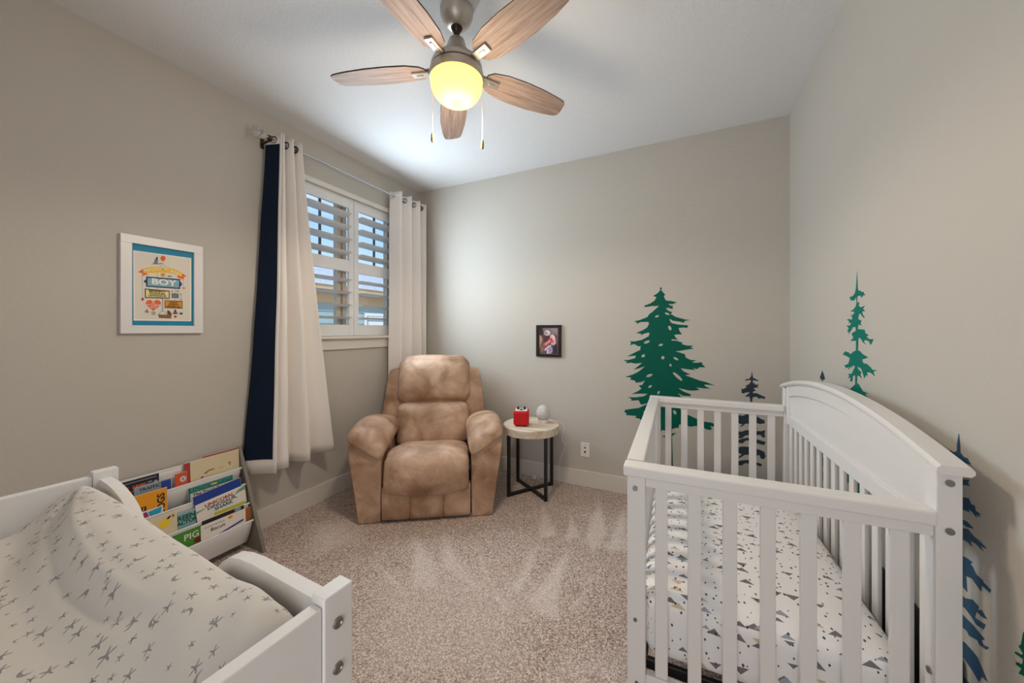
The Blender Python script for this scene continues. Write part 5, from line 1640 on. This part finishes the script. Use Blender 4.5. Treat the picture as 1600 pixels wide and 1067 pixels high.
# ------------------------------------------------------------------ changing table
ct = empty('changing_table', (-0.405, 0.343, 0), math.radians(-2.08), 'white wooden changing table with scooped far side and silver bolts', 'changing table')
TZ = 0.96
LX, DY = -0.885, -0.50
for x0, x1 in ((-0.026, 0.0), (LX, LX + 0.026)):
    for y0, y1 in ((-0.042, 0.0), (DY, DY + 0.042)):
        MB().box((x0, y0, 0), (x1, y1, TZ), 0.002).build('post', M_WHITE, ct)
    # side boards between the posts
    xa, xb = (x0 + 0.004, x1 - 0.003) if x1 > -0.1 else (x0 + 0.002, x1 - 0.004)
    MB().box((xa, DY + 0.0425, TZ - 0.26), (xb, -0.0425, TZ - 0.010), 0.002).build('side_board', M_WHITE, ct)
    MB().box((xa, DY + 0.0425, 0.10), (xb, -0.0425, 0.16), 0.002).build('side_board', M_WHITE, ct)
# scooped long board on the far side, and a straight one in front
pf = [(-0.859, 0.941), (-0.845, 0.941), (-0.810, 0.940), (-0.770, 0.935), (-0.724, 0.924), (-0.695, 0.912), (-0.670, 0.897), (-0.650, 0.875), (-0.635, 0.845),
      (-0.60, 0.825), (-0.36, 0.825), (-0.325, 0.845), (-0.309, 0.879), (-0.296, 0.901), (-0.279, 0.918), (-0.255, 0.933), (-0.224, 0.940), (-0.19, 0.943), (-0.026, 0.943)]
poly = [(-0.859, 0.70)] + [(-0.026, 0.70)] + list(reversed(pf))
o = MB().prism(poly, lambda u, v, dd: (u, -0.032 + dd, v), 0.020).build('scooped_board', M_WHITE, ct)
md = o.modifiers.new('bev', 'BEVEL')
md.width = 0.0025
md.segments = 2
md.limit_method = 'ANGLE'
MB().box((-0.859, DY + 0.008, 0.74), (-0.026, DY + 0.028, 0.90), 0.002).build('front_board', M_WHITE, ct)
MB().box((-0.859, DY + 0.028, 0.775), (-0.026, -0.033, 0.793), 0.002).build('deck', M_WHITE, ct)
MB().box((-0.859, DY + 0.028, 0.43), (-0.026, -0.033, 0.448), 0.002).build('shelf', M_WHITE, ct)
MB().box((-0.859, DY + 0.028, 0.14), (-0.026, -0.033, 0.158), 0.002).build('shelf', M_WHITE, ct)
for y in (-0.023, DY + 0.021):
    for z in (0.919, 0.860, 0.16, 0.44):
        o = MB().lathe([(0, 0.0015), (0.0035, 0.0015), (0.0045, 0.0030), (0.0068, 0.0024), (0.0076, -0.001), (0, -0.001)], n=18).build('bolt', M_STEEL, ct, True, auto=40)
        o.location = (0.0, y, z)
        o.rotation_euler = (0, PI / 2, 0)

# contoured changing pad
M_PADC = print_mat('star_print_cotton', (206, 200, 192), [
    dict(kind='star', scale=36, size=0.27, rgb=(122, 120, 120), rgb2=(154, 152, 150), keep=0.5, offset=0.4, spin=6.0, rand=0.8),
    dict(kind='moon', scale=26, size=0.18, rgb=(126, 124, 124), rgb2=(160, 158, 156), keep=0.3, offset=5.2, spin=5.0, rand=0.9),
    dict(kind='star', scale=48, size=0.22, rgb=(104, 102, 102), rgb2=(140, 138, 138), keep=0.35, offset=9.0, spin=6.0, rand=1.0)])
PX0, PX1, PY0, PY1 = -0.850, -0.034, -0.455, -0.040
ZB = 0.794


def sst(a, b, x):
    t = max(0, min(1, (x - a) / (b - a)))
    return t * t * (3 - 2 * t)


CREASE = [(0.06, 0.040), (0.153, 0.069), (0.25, 0.086), (0.35, 0.0985), (0.46, 0.107), (0.545, 0.110), (0.69, 0.106), (0.85, 0.085)]


def pad_top(x, y):
    u = (x - PX0) / (PX1 - PX0)
    far = PY1 - y          # distance from the far edge
    near = y - PY0
    left = x - PX0
    right = PX1 - x
    # where the far bank drops into the hollow
    inner = 0.075 + 0.035 * sst(0.10, 0.35, u) - 0.03 * sst(0.75, 1.0, u)
    bank = 1 - sst(inner - 0.045, inner + 0.06, far)
    bank_n = 1 - sst(0.04, 0.17, near)
    z = 0.886 + 0.064 * max(bank, bank_n)
    z += 0.008 * bank * sst(0, 0.2, u) * (1 - sst(0.2, 0.6, u))
    # rounded outer edges
    for d, r in ((far, 0.035), (near, 0.035), (left, 0.05), (right, 0.04)):
        if d < r:
            t = 1 - max(0, d) / r
            z -= (0.055 if d is not left else 0.05) * (1 - math.sqrt(max(0, 1 - t * t)))
    # folds in the loose cover
    z += 0.004 * noise.noise(Vector((x * 5, y * 9, 1.7)))
    fc = CREASE[-1][1]
    for (u0, f0), (u1, f1) in zip(CREASE, CREASE[1:]):
        if u <= u1:
            fc = f0 + (f1 - f0) * max(0, (u - u0) / (u1 - u0))
            break
    t = far - fc
    z += (0.006 * math.exp(-((t + 0.007) / 0.008) ** 2) - 0.009 * math.exp(-((t - 0.010) / 0.013) ** 2)) * sst(0.03, 0.14, u) * (1 - sst(0.62, 0.85, u))
    z += 0.0035 * math.sin((x * 0.5 + y) * 70 + 3 * math.sin(x * 9)) * sst(0.55, 0.9, u) * bank
    return z


NX, NYP = 130, 84
mb = MB()
mb.grid(lambda a, b: (lambda x, y: (x, y, pad_top(x, y)))(PX0 + a * (PX1 - PX0), PY0 + b * (PY1 - PY0)), NX, NYP)
wv = NX + 1
ring = [i for i in range(wv)] + [wv * j + NX for j in range(1, NYP + 1)] + [wv * NYP + i for i in range(NX - 1, -1, -1)] + [wv * j for j in range(NYP - 1, 0, -1)]
base = len(mb.v)
for i in ring:
    x, y, z = mb.v[i]
    cx_, cy_ = (PX0 + PX1) / 2, (PY0 + PY1) / 2
    mb.v.append((x + (cx_ - x) * 0.012, y + (cy_ - y) * 0.02, ZB))
n = len(ring)
for k in range(n):
    k2 = (k + 1) % n
    mb.f.append((ring[k], base + k, base + k2, ring[k2]))
    mb.mi.append(0)
mb.f.append(tuple(base + k for k in range(n)))
mb.mi.append(0)
pad = mb.build('changing_pad', M_PADC, None, True)
pad.location = (-0.405, 0.343, 0)
pad.rotation_euler = (0, 0, math.radians(-2.08))
cloth_uv(pad, (PX0, PY0), (PX1, PY1), 0.90, 0.80)
tag(pad, 'contoured changing pad in a white cover printed with grey stars and moons', 'changing pad')
